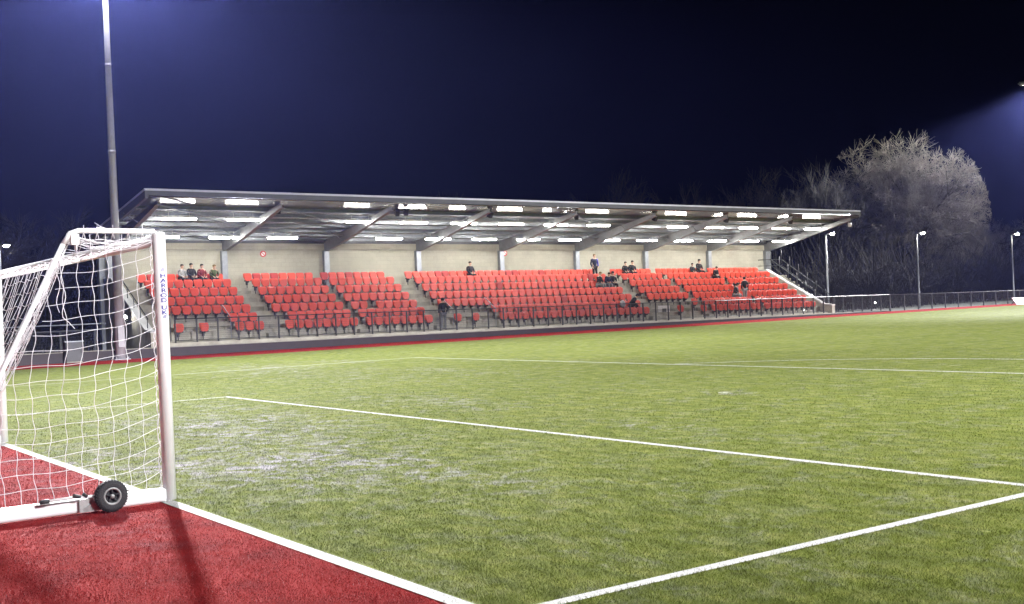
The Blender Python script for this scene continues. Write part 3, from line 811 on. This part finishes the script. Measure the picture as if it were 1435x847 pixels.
# ------------------------------------------------------------------ strip lights, speakers, signs in the stand
def light_proto():
    t = thing('strip_light', 'light', 'light', (0, 0, 0), 'strip lights under the stand roof')
    mb = MB(); mb.box(-.09, .09, -.82, .82, .06, .11); mb.tube([(0, -.5, .11), (0, -.5, .34)], .01, 5); mb.tube([(0, .5, .11), (0, .5, .34)], .01, 5); mb.build('housing', 'sign_white', t)
    mb = MB(); L = .80
    prof = [(.095*cos(a), -.08*sin(a)+.055) for a in [pi*k/8 for k in range(9)]]
    mb.prism(prof, -L, L); mb.build('diffuser', 'tube_light', t)
    return t
LP = light_proto(); first = True
FR = [0, 1, 3, 4, 5, 6, 7, 8, 10, 11, 12, 13, 14]; BR = [0, 1, 2, 4, 5, 6, 7, 8, 9, 10, 11, 12, 13, 14]
for row, idx, x, z, y0 in (('front', FR, -42.7, 6.17, 15.0), ('rear', BR, -45.8, 5.53, 15.2)):
    for n, k in enumerate(idx):
        y = y0+3.178*k; loc = (x, y, z+zo(y)-.03)
        if first: o = LP; first = False; o.location = loc
        else: o = copy_tree(LP, loc=loc)
        o['label'] = 'glowing strip light, %s from the left in the %s row under the stand roof' % (ORD[n+1], row)
# speakers on brackets near the front edge
SPY = [19.35, 25.9, 31.65, 37.59, 43.6, 49.62, 55.57]
for k, y in enumerate(SPY):
    t = thing('loudspeaker', 'black loudspeaker on a bracket under the roof front, %s from the left' % ORD[k+1], 'loudspeaker', (-41.2, y, 6.52+zo(y)), 'loudspeakers under the roof front')
    a = random.uniform(-.5, .5); L = V(t.location)
    mb = MB(); M = Matrix.Rotation(a, 3, 'Z')@Matrix.Rotation(.5, 3, 'Y')
    def bx(cx, cy, w, d, h):
        return [tuple(L+M@V(p)) for p in ((-d, cy-w, -h), (d, cy-w*.8, -h*.85), (d, cy+w*.8, -h*.85), (-d, cy+w, -h), (-d, cy-w, h), (d, cy-w*.8, h*.85), (d, cy+w*.8, h*.85), (-d, cy+w, h))]
    mb.hexa(bx(0, 0, .12, .12, .17)); mb.build('cabinet', 'black_plastic', t)
    if k == 1:
        mb = MB(); mb.hexa(bx(0, .45, .12, .12, .15)); mb.build('cabinet', 'black_plastic', t)
    mb = MB(); mb.tube([tuple(L+V((-.12, 0, .1))), tuple(L+V((-.18, 0, .36)))], .025, 6); mb.build('bracket', 'fence_dark', t)
t = thing('security_light', 'small white camera housing on the outer right tip of the roof', 'camera', (-41.0, 61.3, 6.37+zo(61.3)))
mb = MB(); L = t.location
mb.tube([(L.x, L.y-.32, L.z+.25), (L.x, L.y, L.z+.05)], .03, 6); mb.build('arm', 'galv', t)
mb = MB(); mb.lathe([(.0, -.16), (.10, -.16), (.13, -.05), (.13, .10), (.0, .10)], (L.x, L.y, L.z), 'z', 14); mb.build('housing', 'sign_white', t)
def round_sign(y, z, label):
    t = thing('round_sign', label, 'sign', (-48.2, y, z), 'red round signs on the rear wall')
    mb = MB(); c = (-48.19, y, z); mb.lathe([(0, .004), (.155, .004), (.165, 0)], c, 'x', 24); mb.build('sign_plate', 'sign_white', t)
    mb = MB(); mb.lathe([(.115, .005), (.115, .011), (.168, .011), (.170, -.002)], c, 'x', 24)
    mb.hexa([(c[0]+.005, y-.10, z+.075), (c[0]+.005, y-.075, z+.10), (c[0]+.005, y+.10, z-.075), (c[0]+.005, y+.075, z-.10), (c[0]+.011, y-.10, z+.075), (c[0]+.011, y-.075, z+.10), (c[0]+.011, y+.10, z-.075), (c[0]+.011, y+.075, z-.10)])
    mb.build('prohibition_ring', 'sign_red', t)
round_sign(21.44, 4.985, 'round red prohibition sign on the block wall, the left one'); round_sign(37.35, 4.85, 'round red prohibition sign on the block wall, the right one')
t = thing('notice_board', 'pale notice panel with dark centre under the empty front bay', 'notice', (-43.0, 45.6, .9+zo(45.6)))
mb = MB(); z0 = .62; mb.box(-42.955, -42.925, 45.1, 46.05, .64, 1.26, zo=zo); mb.build('frame', 'sign_white', t)
mb = MB(); mb.box(-42.924, -42.918, 45.42, 45.75, .78, 1.08, zo=zo); mb.build('panel', 'cloth_grey', t)
t = thing('rucksack', 'pale bag on the second row seats beside the slumped spectator', 'bag', (-42.55, 41.9, .85+.42+zo(42)))
L = t.location; mb = MB(); mb.tube([(L.x, L.y, L.z+.0), (L.x, L.y, L.z+.12), (L.x-.03, L.y+.02, L.z+.3), (L.x-.05, L.y+.02, L.z+.40)], [.13, .19, .16, .06], 10); mb.build('bag_body', 'cloth_pale', t)
mb = MB(); mb.tube([(L.x-.04, L.y-.06, L.z+.37), (L.x-.04, L.y, L.z+.47), (L.x-.04, L.y+.08, L.z+.37)], .012, 6); mb.build('strap', 'cloth_black', t)

# ------------------------------------------------------------------ front railing
F = thing('front_railing', 'dark post and rail barrier along the front of the stand', 'railing', (-41.2, 37, 0))
ny = 0
def rail_run(F, ys, x, z0, z1, zf, bars=True, r=.032):
    for y in ys:
        mb = MB(); mb.box(x-.035, x+.035, y-.026, y+.026, z0, z1-.02, zo=zf); mb.box(x-.06, x+.06, y-.05, y+.05, z0, z0+.015, zo=zf); mb.build('post', 'fence_dark', F)
    a, b = ys[0], ys[-1]
    mb = MB(); mb.tube([(x, a, z1+zf(a)), (x, b, z1+zf(b))], .026, 8); mb.build('top_rail', 'fence_dark', F)
    mb = MB(); mb.tube([(x, a, z0+.12+zf(a)), (x, b, z0+.12+zf(b))], .016, 6); mb.build('bottom_rail', 'fence_dark', F)
    if bars:
        mb = MB(); y = a; 
        while y < b:
            mb.box(x-.003, x+.003, y-.003, y+.003, z0+.12, z1-.02, zo=zf); y += .05
        z = z0+.2
        while z < z1:
            mb.box(x+.0035, x+.0085, a, b, z-.003, z+.003, zo=zf); z += .10
        mb.build('mesh_infill', 'fence_dark', F)
rail_run(F, [14.08+1.0085*k for k in range(52)], -41.2, .345, 1.45, zo)
F2 = thing('perimeter_fence', 'dark mesh fence with pale top rail right of the stand', 'fence', (-41.3, 75, 0))
zf2 = lambda y: -.010*(y-75)
def fence2(F, ys, x, z1):
    for y in ys:
        mb = MB(); mb.box(x-.03, x+.03, y-.04, y+.04, -.2, z1, zo=zf2); mb.build('post', 'fence_dark', F)
    a, b = ys[0], ys[-1]
    mb = MB(); mb.tube([(x, a, z1+zf2(a)), (x, b, z1+zf2(b))], .035, 8); mb.build('top_rail', 'cabinet_grey', F)
    mb = MB(); y = a
    while y < b:
        mb.box(x-.004, x+.004, y-.003, y+.003, .02, z1, zo=zf2); y += .06
    z = .1
    while z < z1: mb.box(x+.0045, x+.0105, a, b, z-.003, z+.003, zo=zf2); z += .12
    mb.build('mesh_infill', 'fence_dark', F)
fence2(F2, [65.7+1.62*k for k in range(26)], -41.3, 1.06)
F3 = thing('side_fence', 'dark fence with pale handrail left of the stand behind the net', 'fence', (-43, 6, 0))
zf2 = lambda y: 0.0
fence2(F3, [-7+1.5*k for k in range(13)], -43.0, 1.35)
mb = MB(); mb.tube([(-43.0, -7, 1.62), (-43.0, 11.5, 1.62)], .028, 8); mb.build('handrail', 'galv', F3)

# ------------------------------------------------------------------ masts and floodlights
def add_flood(loc, aim, power, radius, spill, az0, az1, ex, c0, c1, tail=0.0, c=(1, .985, 1.0)):
    """asymmetric flat-glass floodlight: its light distribution rises towards a sharp upper cut-off, like an IES file"""
    l = bpy.data.lights.new('floodlight_lamp', 'POINT'); l.energy = power; l.shadow_soft_size = radius; l.color = c
    l.use_nodes = True; nt = l.node_tree; em = nt.nodes['Emission']
    tc = nt.nodes.new('ShaderNodeTexCoord'); sp = nt.nodes.new('ShaderNodeSeparateXYZ'); nt.links.new(tc.outputs['Normal'], sp.inputs[0])
    mz = math_(nt, 'MULTIPLY', sp.outputs[2], -1)
    prof = math_(nt, 'POWER', math_(nt, 'MULTIPLY', math_(nt, 'MAXIMUM', mz, .18), 1/.36), ex)
    mr = nt.nodes.new('ShaderNodeMapRange'); mr.interpolation_type = 'SMOOTHSTEP'; nt.links.new(mz, mr.inputs[0])
    mr.inputs[1].default_value = c0; mr.inputs[2].default_value = c1; mr.inputs[3].default_value = 0; mr.inputs[4].default_value = 1
    tl = nt.nodes.new('ShaderNodeMapRange'); tl.interpolation_type = 'SMOOTHSTEP'; nt.links.new(mz, tl.inputs[0])
    tl.inputs[1].default_value = .04; tl.inputs[2].default_value = .16; tl.inputs[3].default_value = 0; tl.inputs[4].default_value = tail
    cut = math_(nt, 'MAXIMUM', mr.outputs[0], tl.outputs[0])
    d = (V(aim)-V(loc)); d.z = 0; d.normalize()
    dt = math_(nt, 'ADD', math_(nt, 'MULTIPLY', sp.outputs[0], d.x), math_(nt, 'MULTIPLY', sp.outputs[1], d.y))
    m2 = nt.nodes.new('ShaderNodeMapRange'); m2.interpolation_type = 'SMOOTHSTEP'; nt.links.new(dt, m2.inputs[0])
    m2.inputs[1].default_value = az0; m2.inputs[2].default_value = az1; m2.inputs[3].default_value = spill; m2.inputs[4].default_value = 1
    nt.links.new(math_(nt, 'MULTIPLY', math_(nt, 'MULTIPLY', prof, cut), m2.outputs[0]), em.inputs['Strength'])
    o = bpy.data.objects.new('floodlight_lamp', l); col.objects.link(o); o.location = loc
    return o
def mast(x, y, label, group, tgt, H=20.4):
    t = thing('floodlight_mast', label, 'floodlight mast', (x, y, 0), group)
    mb = MB(); mb.tube([(x, y, 0), (x, y, 4.5), (x, y, 9), (x, y, 13), (x, y, H-.1)], [.215, .185, .155, .128, .105], 18); mb.tube([(x, y, 9.05), (x, y, 9.2)], .162, 18); mb.tube([(x, y, 12.9), (x, y, 13.0)], .135, 18); mb.build('pole', 'mast_grey', t)
    mb = MB(); mb.box(x-.34, x+.34, y-.34, y+.34, 0, .04)
    for a in (0, 1, 2, 3): mb.tube([(x+.26*(1 if a & 1 else -1), y+.26*(1 if a & 2 else -1), .04), (x+.26*(1 if a & 1 else -1), y+.26*(1 if a & 2 else -1), .12)], .03, 6)
    mb.box(x+.20, x+.26, y-.14, y+.14, .55, 1.45); mb.build('base_plate', 'mast_grey', t)
    d = V((tgt[0]-x, tgt[1]-y, 0)).normalized(); s = V((-d.y, d.x, 0))
    mb = MB(); a = V((x, y, H)); mb.tube([a-s*1.7, a+s*1.7], .06, 8); mb.build('cross_arm', 'mast_grey', t)
    R3 = Matrix((d, s, V((0, 0, 1)))).transposed()@Matrix.Rotation(radians(25), 3, 'Y')
    for k in range(4):
        c = a+s*(-1.35+.9*k)+V((0, 0, -.12))+d*.12
        mb = MB(); q = [c+R3@V(p) for p in ((-.28, -.3, -.02), (.30, -.3, -.02), (.30, .3, -.02), (-.28, .3, -.02), (-.24, -.24, .22), (.22, -.24, .16), (.22, .24, .16), (-.24, .24, .22))]
        mb.hexa(q); fl = mb.build('floodlight', 'mast_grey', t)
        mb = MB(); q = [c+R3@V(p) for p in ((-.24, -.26, -.032), (.26, -.26, -.032), (.26, .26, -.032), (-.24, .26, -.032), (-.24, -.26, -.023), (.26, -.26, -.023), (.26, .26, -.023), (-.24, .26, -.023))]
        mb.hexa(q); mb.build('lamp_glass', 'flood_glass', fl)
    return a+d*.2+V((0, 0, -.55))
MG = 'floodlight masts round the pitch'
p1 = mast(-40.75, 11.45, 'tall grey floodlight mast behind the goal at the left of the stand', MG, (0, 12, 0), 18.6)
p2 = mast(-50.0, 100.6, 'distant floodlight mast at the far right corner of the pitch', MG, (0, 60, 0))
p3 = mast(34.8, 11.45, 'floodlight mast on the touchline opposite the stand, nearest the goal', MG, (0, 12, 0))
p4 = mast(34.8, 85.5, 'floodlight mast on the touchline opposite the stand, far end', MG, (0, 60, 0))
for p, tg, k, spill, az0, az1, ex, c0, c1, tail in (
        (p1, (10, -6, 0), 1.2, .02, .72, .985, -1.45, .265, .36, 0),      # heads aimed at the goal end
        (p1, (10, 22, 0), .55, .01, .10, .70, -1.5, .42, .62, 0),            # heads aimed steeply at the near touchline
        (p2, (-6, 60, 0), .9, .0, -.05, .6, -1.9, .265, .36, 0),
        (p2, (-70, 97, 0), .075, .0, .3, .9, 0, -.05, .2, 0),              # spill on to the trees behind the mast
        (p3, (-24, 40, 0), .70, .05, .2, .95, -1.8, .212, .268, .055),
        (p4, (-20, 46, 0), 1.4, .05, .1, .8, -2.1, .212, .268, .055)):
    add_flood(p, tg, 420000*k, .75, spill, az0, az1, ex, c0, c1, tail)

# cabinet beside the mast, street lamps, board, bulkhead lights
t = thing('control_cabinet', 'grey metal control cabinet standing left of the mast base behind the net', 'cabinet', (-40.7, 9.45, 0))
mb = MB(); mb.box(-40.95, -40.45, 9.08, 9.78, .06, .88); mb.build('cabinet_body', 'cabinet_grey', t, bevel=.012)
mb = MB(); mb.box(-41.0, -40.40, 9.03, 9.83, .885, .93); mb.build('lid', 'galv', t)
mb = MB(); mb.box(-40.92, -40.48, 9.11, 9.75, 0, .055); mb.build('plinth', 'concrete_dark', t)
mb = MB(); mb.box(-40.447, -40.43, 9.12, 9.74, .12, .82); dd = mb.build('door', 'cabinet_grey', t)
mb = MB(); mb.box(-40.428, -40.40, 9.66, 9.70, .42, .54); mb.build('handle', 'black_plastic', dd)
def street_lamp(x, y, h, label, zb=0.0):
    t = thing('street_lamp', label, 'street lamp', (x, y, zb), 'path lamps beyond the fence')
    mb = MB(); mb.tube([(x, y, zb), (x, y, zb+1.2), (x, y, h-.05)], [.085, .065, .05], 10); mb.tube([(x, y, h-.07), (x+.12, y+.10, h), (x+.30, y+.26, h+.03)], .035, 8); mb.build('pole', 'galv', t)
    mb = MB(); c = (x+.34, y+.30, h+.04); mb.lathe([(.0, .10), (.10, .09), (.17, .03), (.18, 0)], c, 'z', 14); mb.build('lamp_hood', 'galv', t)
    mb = MB(); mb.lathe([(.172, -.002), (.15, -.07), (.09, -.12), (0, -.13)], c, 'z', 14); mb.build('lamp_glass', 'path_lamp', t)
    return t
street_lamp(-44, 62.35, 5.68, 'grey path lamp nearest the right end of the stand, lit')
street_lamp(-44, 72.85, 5.72, 'lit path lamp in front of the large bare tree')
street_lamp(-44, 85.55, 5.62, 'lit path lamp at the far right edge beyond the fence')
street_lamp(-60, 10.5, 6.25, 'lone lit lamp among the dark trees at the far left')
t = thing('advertising_board', 'pale blank board standing at the far right edge of the turf', 'board', (-38, 77.6, 0))
mb = MB(); mb.hexa([(-38.0, 76.0, 0), (-37.9, 76.0, 0), (-37.9, 79.5, -.03), (-38.0, 79.5, -.03), (-38.25, 75.8, .52), (-38.18, 75.8, .52), (-38.18, 79.5, .50), (-38.25, 79.5, .50)]); mb.build('board_face', 'board_white', t)
mb = MB()
for y in (76.4, 78.8): mb.tube([(-38.22, y, .46), (-38.6, y, 0)], .025, 6)
mb.build('stay', 'fence_dark', t)
t = thing('bulkhead_light', 'pair of glaring white lamps on the left end of the stand behind the net', 'light', (-44, 12.5, 1.87))
mb = MB(); mb.box(-43.97, -43.90, 12.2, 12.80, 1.72, 1.78); mb.tube([(-43.9, 12.5, 1.75), (-43.9, 12.9, 1.6)], .03, 6); mb.build('bracket', 'fence_dark', t)
for y, r in ((12.38, .11), (12.64, .08)):
    mb = MB(); mb.lathe([(.0, -.02), (r*.9, -.02), (r*1.1, .03), (r*1.15, .05)], (-43.9, y, 1.88), 'x', 14); mb.build('housing', 'fence_dark', t)
    mb = MB(); mb.lathe([(r, .035), (r*.8, .075), (0, .09)], (-43.9, y, 1.88), 'x', 14); mb.build('lamp_glass', 'bulkhead_glass', t)
for k, (x, y, z, lb) in enumerate(((-42.7, 59.05, 1.36, 'small round bulkhead lamp glowing at the top of the right end parapet'), (-43.0, 66.2, .62, 'small round lamp glowing low behind the fence right of the stand'), (-41.6, 56.9, .42, 'small flat lamp glowing low on the front walkway near the right end'))):
    t = thing('marker_light', lb, 'light', (x, y, z), 'small marker lights at the right end')
    mb = MB(); mb.lathe([(.09, -.03), (.09, .02), (.07, .03)], (x, y, z), 'x', 12); mb.build('housing', 'galv', t)
    mb = MB(); mb.lathe([(.068, .025), (.04, .055), (0, .06)], (x, y, z), 'x', 12); mb.build('lamp_glass', 'small_lamp', t)

# ------------------------------------------------------------------ bare winter trees
def tree_meshes(seed, H, stems, spread, levels, twigs, up=.25, thick=.16, tw=.016, env=None):
    rd = random.Random(seed)
    wood = MB(); fine = MB()
    def wander(p, d, L, segs, jit, upw):
        pts = [p.copy()]; d = d.copy()
        for _ in range(segs):
            d = (d+V((rd.gauss(0, jit), rd.gauss(0, jit), rd.gauss(0, jit)+upw))).normalized()
            p = p+d*(L/segs); pts.append(p.copy())
        return pts, d
    def grow(p, d, L, r, lv):
        segs = 4 if lv > 1 else 3
        if env:
            for _ in range(9):
                e = p+d*L
                if (e.x/env[0])**2+(e.y/env[0])**2+((e.z-env[1])/env[2])**2 < 1: break
                L *= .8
        pts, dd = wander(p, d, L, segs, .10, up*.12)
        r1 = r*.62
        (wood if lv >= 2 else fine).tube(pts, [r+(r1-r)*i/segs for i in range(segs+1)], 6 if lv > 2 else (4 if lv == 2 else 3), cap=False)
        if lv == 0: return
        n = twigs if lv == 1 else rd.randint(3, 5)
        for k in range(n):
            t = rd.uniform(.25, 1) if k else 1.0
            i = min(segs-1, int(t*segs)); q = pts[i].lerp(pts[i+1], t*segs-i)
            ang = rd.uniform(.30, .85)*spread; ax = dd.orthogonal().normalized(); ax.rotate(Matrix.Rotation(rd.uniform(0, 2*pi), 3, dd))
            nd = (dd*cos(ang)+ax*sin(ang)).normalized()
            nd = (nd+V((0, 0, up*.5))).normalized()
            grow(q, nd, L*rd.uniform(.52, .78), max(tw, r1*rd.uniform(.5, .75)), lv-1)
    for s in range(stems):
        a = rd.uniform(0, 2*pi); o = V((cos(a), sin(a), 0))*rd.uniform(0, .9 if stems > 1 else 0)
        d = V((cos(a)*.16*(stems > 1), sin(a)*.16*(stems > 1), 1)).normalized()
        Ls = H*rd.uniform(.36, .46)
        pts, dd = wander(o, d, Ls, 6, .06, .05)
        rr = thick*rd.uniform(.75, 1.1)
        wood.tube(pts, [rr*(1-.45*i/6) for i in range(7)], 8, cap=False)
        for k in range(rd.randint(6, 8)):
            t = rd.uniform(.45, 1) if k > 1 else 1
            i = min(5, int(t*6)); q = pts[i].lerp(pts[i+1], t*6-i)
            ang = rd.uniform(.15, .95)*spread; az = rd.uniform(0, 2*pi) if stems == 1 else a+rd.uniform(-1.7, 1.7)
            nd = (V((cos(az), sin(az), 0))*sin(ang)+V((0, 0, 1))*cos(ang)).normalized()
            grow(q, nd, H*rd.uniform(.17, .25), rr*.45, levels)
    return wood, fine
def tree(seed, loc, H, label, group, stems=4, spread=1.0, levels=3, twigs=7, mats=('bark', 'twig'), thick=.16, tw=.016, up=.25, env=None):
    w, f = tree_meshes(seed, H, stems, spread, levels, twigs, up, thick, tw, env)
    t = thing('bare_tree', label, 'tree', (0, 0, 0), group)
    w.build('trunk', mats[0], t); f.build('crown', mats[1], t)
    t.location = loc
    return t
TG = 'bare trees around the ground'
big = tree(21, (-62, 95.6, -.4), 19.0, 'large many stemmed bare tree lit pale on its right side', TG, 6, 1.25, 4, 8, thick=.24, tw=.017, up=.10, env=(8.4, 8.9, 9.7))
tA = tree(5, (-72, 87.0, -.4), 16.0, 'dark bare tree left of the large lit tree, behind the stand roof tip', TG, 4, 1.0, 3, 9, ('bark_unlit', 'bark_unlit'))
tB = tree(8, (-74, 66.5, -.5), 14.5, 'faint bare tree rising above the middle of the stand roof', TG, 4, .8, 3, 9, ('bark_unlit', 'bark_unlit'))
def more(src, loc, rz, sc, label):
    c = copy_tree(src, loc=loc, rz=rz); c.scale = sc; c['label'] = label; return c
more(tB, (-72, 76.3, -.5), 1.9, (.9, .9, .95), 'thin upright bare tree above the roof right of centre')
more(tB, (-76, 72.0, -.5), 3.4, (.8, .8, .86), 'small bare tree between two others above the roof')
more(tA, (-78, 51, -.4), .7, (.95, .95, .82), 'low dark bare tree above the roof left of centre')
more(tA, (-74, 94, -.4), 2.6, (1.1, 1.1, 1.05), 'tall dark bare tree second left of the large lit tree')
more(tB, (-60, 80.5, -.3), 5.0, (1.0, 1.0, .95), 'dark bare tree rising behind the right stair of the stand')
more(tA, (-62, 97, -.3), 4.2, (.8, .8, .62), 'low bare bushy tree under the large lit tree')
more(tB, (-84, 121, -.6), 2.2, (1.15, 1.15, .82), 'pale low bare tree just right of the large lit tree')
more(tA, (-80, 133, -.6), 1.2, (1.3, 1.3, .72), 'pale bare tree at the right edge of the tree line')
more(big, (-74, 123, -.6), 2.1, (.7, .7, .58), 'pale bushy bare tree filling the gap behind the rightmost path lamp')
more(big, (-76, 136, -.6), 4.0, (.8, .8, .60), 'pale broad bare tree cut by the right picture edge')
more(tB, (-88, 140, -.6), .2, (1.4, 1.4, .85), 'far bare tree behind the path lamp at the right edge')
more(tA, (-92, 158, -.6), 3.1, (1.5, 1.5, .85), 'farthest bare tree at the right end of the tree line')
for k, (x, y, rzz, s, sz, lb) in enumerate(((-62, 7.5, .4, .9, .50, 'dim bare tree at the left picture edge behind the lamp'), (-66, 11.0, 2.0, 1.0, .53, 'dim bare tree between the far left lamp and the goal top'),
      (-70, 14.6, 3.6, 1.0, .48, 'dim bare tree above the goal support, left of the mast'), (-68, 18.4, 5.1, .9, .56, 'dim bare tree beside the mast behind the stand end'), (-60, 3.2, 1.2, .9, .45, 'dim bare tree beyond the left picture edge'), (-74, 22.5, 2.9, .9, .5, 'dim bare tree hidden mostly by the left roof end'))):
    more(tA if k % 2 else tB, (x, y, -.3), rzz, (s, s, sz*1.15), lb)
# thickets that read as one mass
def thicket(name, label, path, n, h0, h1, mat, seed, dep=5.0):
    rd = random.Random(seed); mb = MB()
    for _ in range(n):
        i = rd.randrange(len(path)-1); t = rd.random(); a, b = V(path[i]), V(path[i+1]); p = a.lerp(b, t)+V((rd.uniform(-dep, dep), rd.uniform(-dep, dep)*.6, 0))
        h = rd.uniform(h0, h1); d = V((rd.gauss(0, .25), rd.gauss(0, .25), 1)).normalized()
        q = p+d*h*.55; mb.tube([p, q, q+(d+V((rd.gauss(0, .3), rd.gauss(0, .3), 0)))*h*.45], [.035, .025, .01], 3, cap=False)
        for _ in range(9):
            s = p.lerp(q, rd.uniform(.3, 1)); e = V((rd.gauss(0, 1), rd.gauss(0, 1), rd.uniform(.2, 1.4))).normalized()*h*rd.uniform(.15, .35)
            mb.tube([s, s+e*.6, s+e+V((rd.gauss(0, .1), rd.gauss(0, .1), .1))], [.016, .012, .006], 3, cap=False)
    return tag(mb.build(name, mat), label, 'thicket', kind='stuff')
thicket('thicket', 'dark bare undergrowth along the tree line behind the right fence', [(-52, 68, 0), (-56, 90, 0), (-62, 112, 0), (-70, 140, 0), (-80, 175, 0)], 2600, 2.5, 6.5, 'bark_unlit', 4)
thicket('thicket', 'dark bare undergrowth at the left behind the side fence', [(-58, -4, 0), (-58, 6, 0), (-60, 16, 0)], 700, 2.5, 5.5, 'bark_unlit', 5, 3.0)

# ------------------------------------------------------------------ night haze
mb = MB(); mb.box(-190, 60, -45, 260, -1.0, 27.5)
hz = tag(mb.build('haze', []), kind='stuff')
m = bpy.data.materials.new('night_air'); m.use_nodes = True; nt = m.node_tree; nt.nodes.clear()
out = nt.nodes.new('ShaderNodeOutputMaterial'); pv = nt.nodes.new('ShaderNodeVolumePrincipled')
pv.inputs['Color'].default_value = (.25, .30, 1.0, 1); pv.inputs['Density'].default_value = .00019; pv.inputs['Anisotropy'].default_value = .6
nt.links.new(pv.outputs[0], out.inputs['Volume']); hz.data.materials.append(m)

# ------------------------------------------------------------------ world, camera, render
w = bpy.data.worlds.new('World'); scn.world = w; w.use_nodes = True; nt = w.node_tree
bg = nt.nodes['Background']; sky = nt.nodes.new('ShaderNodeTexSky'); sky.sky_type = 'NISHITA'; sky.sun_disc = False
sky.sun_elevation = radians(-6); sky.sun_rotation = radians(250)
nt.links.new(sky.outputs[0], bg.inputs['Color']); bg.inputs['Strength'].default_value = .001
cd = bpy.data.cameras.new('camera'); cam = bpy.data.objects.new('camera', cd); col.objects.link(cam)
cd.sensor_width = 36; cd.lens = 1622.5522*36/1435; cd.clip_start = .1; cd.clip_end = 2000
Rv, Uv, Fv = V((.57260376, .81866836, -.04366983)), V((.02610135, .03503543, .99904516)), V((-.81941665, .57319686, .00130693))
M = Matrix((Rv, Uv, -Fv)).transposed().to_4x4(); M.translation = CAM; cam.matrix_world = M
scn.camera = cam
scn.view_settings.view_transform = 'Standard'; scn.view_settings.look = 'None'; scn.view_settings.exposure = .08; scn.view_settings.gamma = 1
scn.cycles.use_denoising = True; scn.cycles.use_adaptive_sampling = False
try: scn.cycles.denoiser = 'OPENIMAGEDENOISE'
except Exception: pass
scn.cycles.max_bounces = 5; scn.cycles.diffuse_bounces = 3; scn.cycles.glossy_bounces = 2; scn.cycles.transparent_max_bounces = 4; scn.cycles.volume_bounces = 0
scn.cycles.sample_clamp_indirect = 4; scn.cycles.use_light_tree = True; scn.cycles.caustics_reflective = False; scn.cycles.caustics_refractive = False
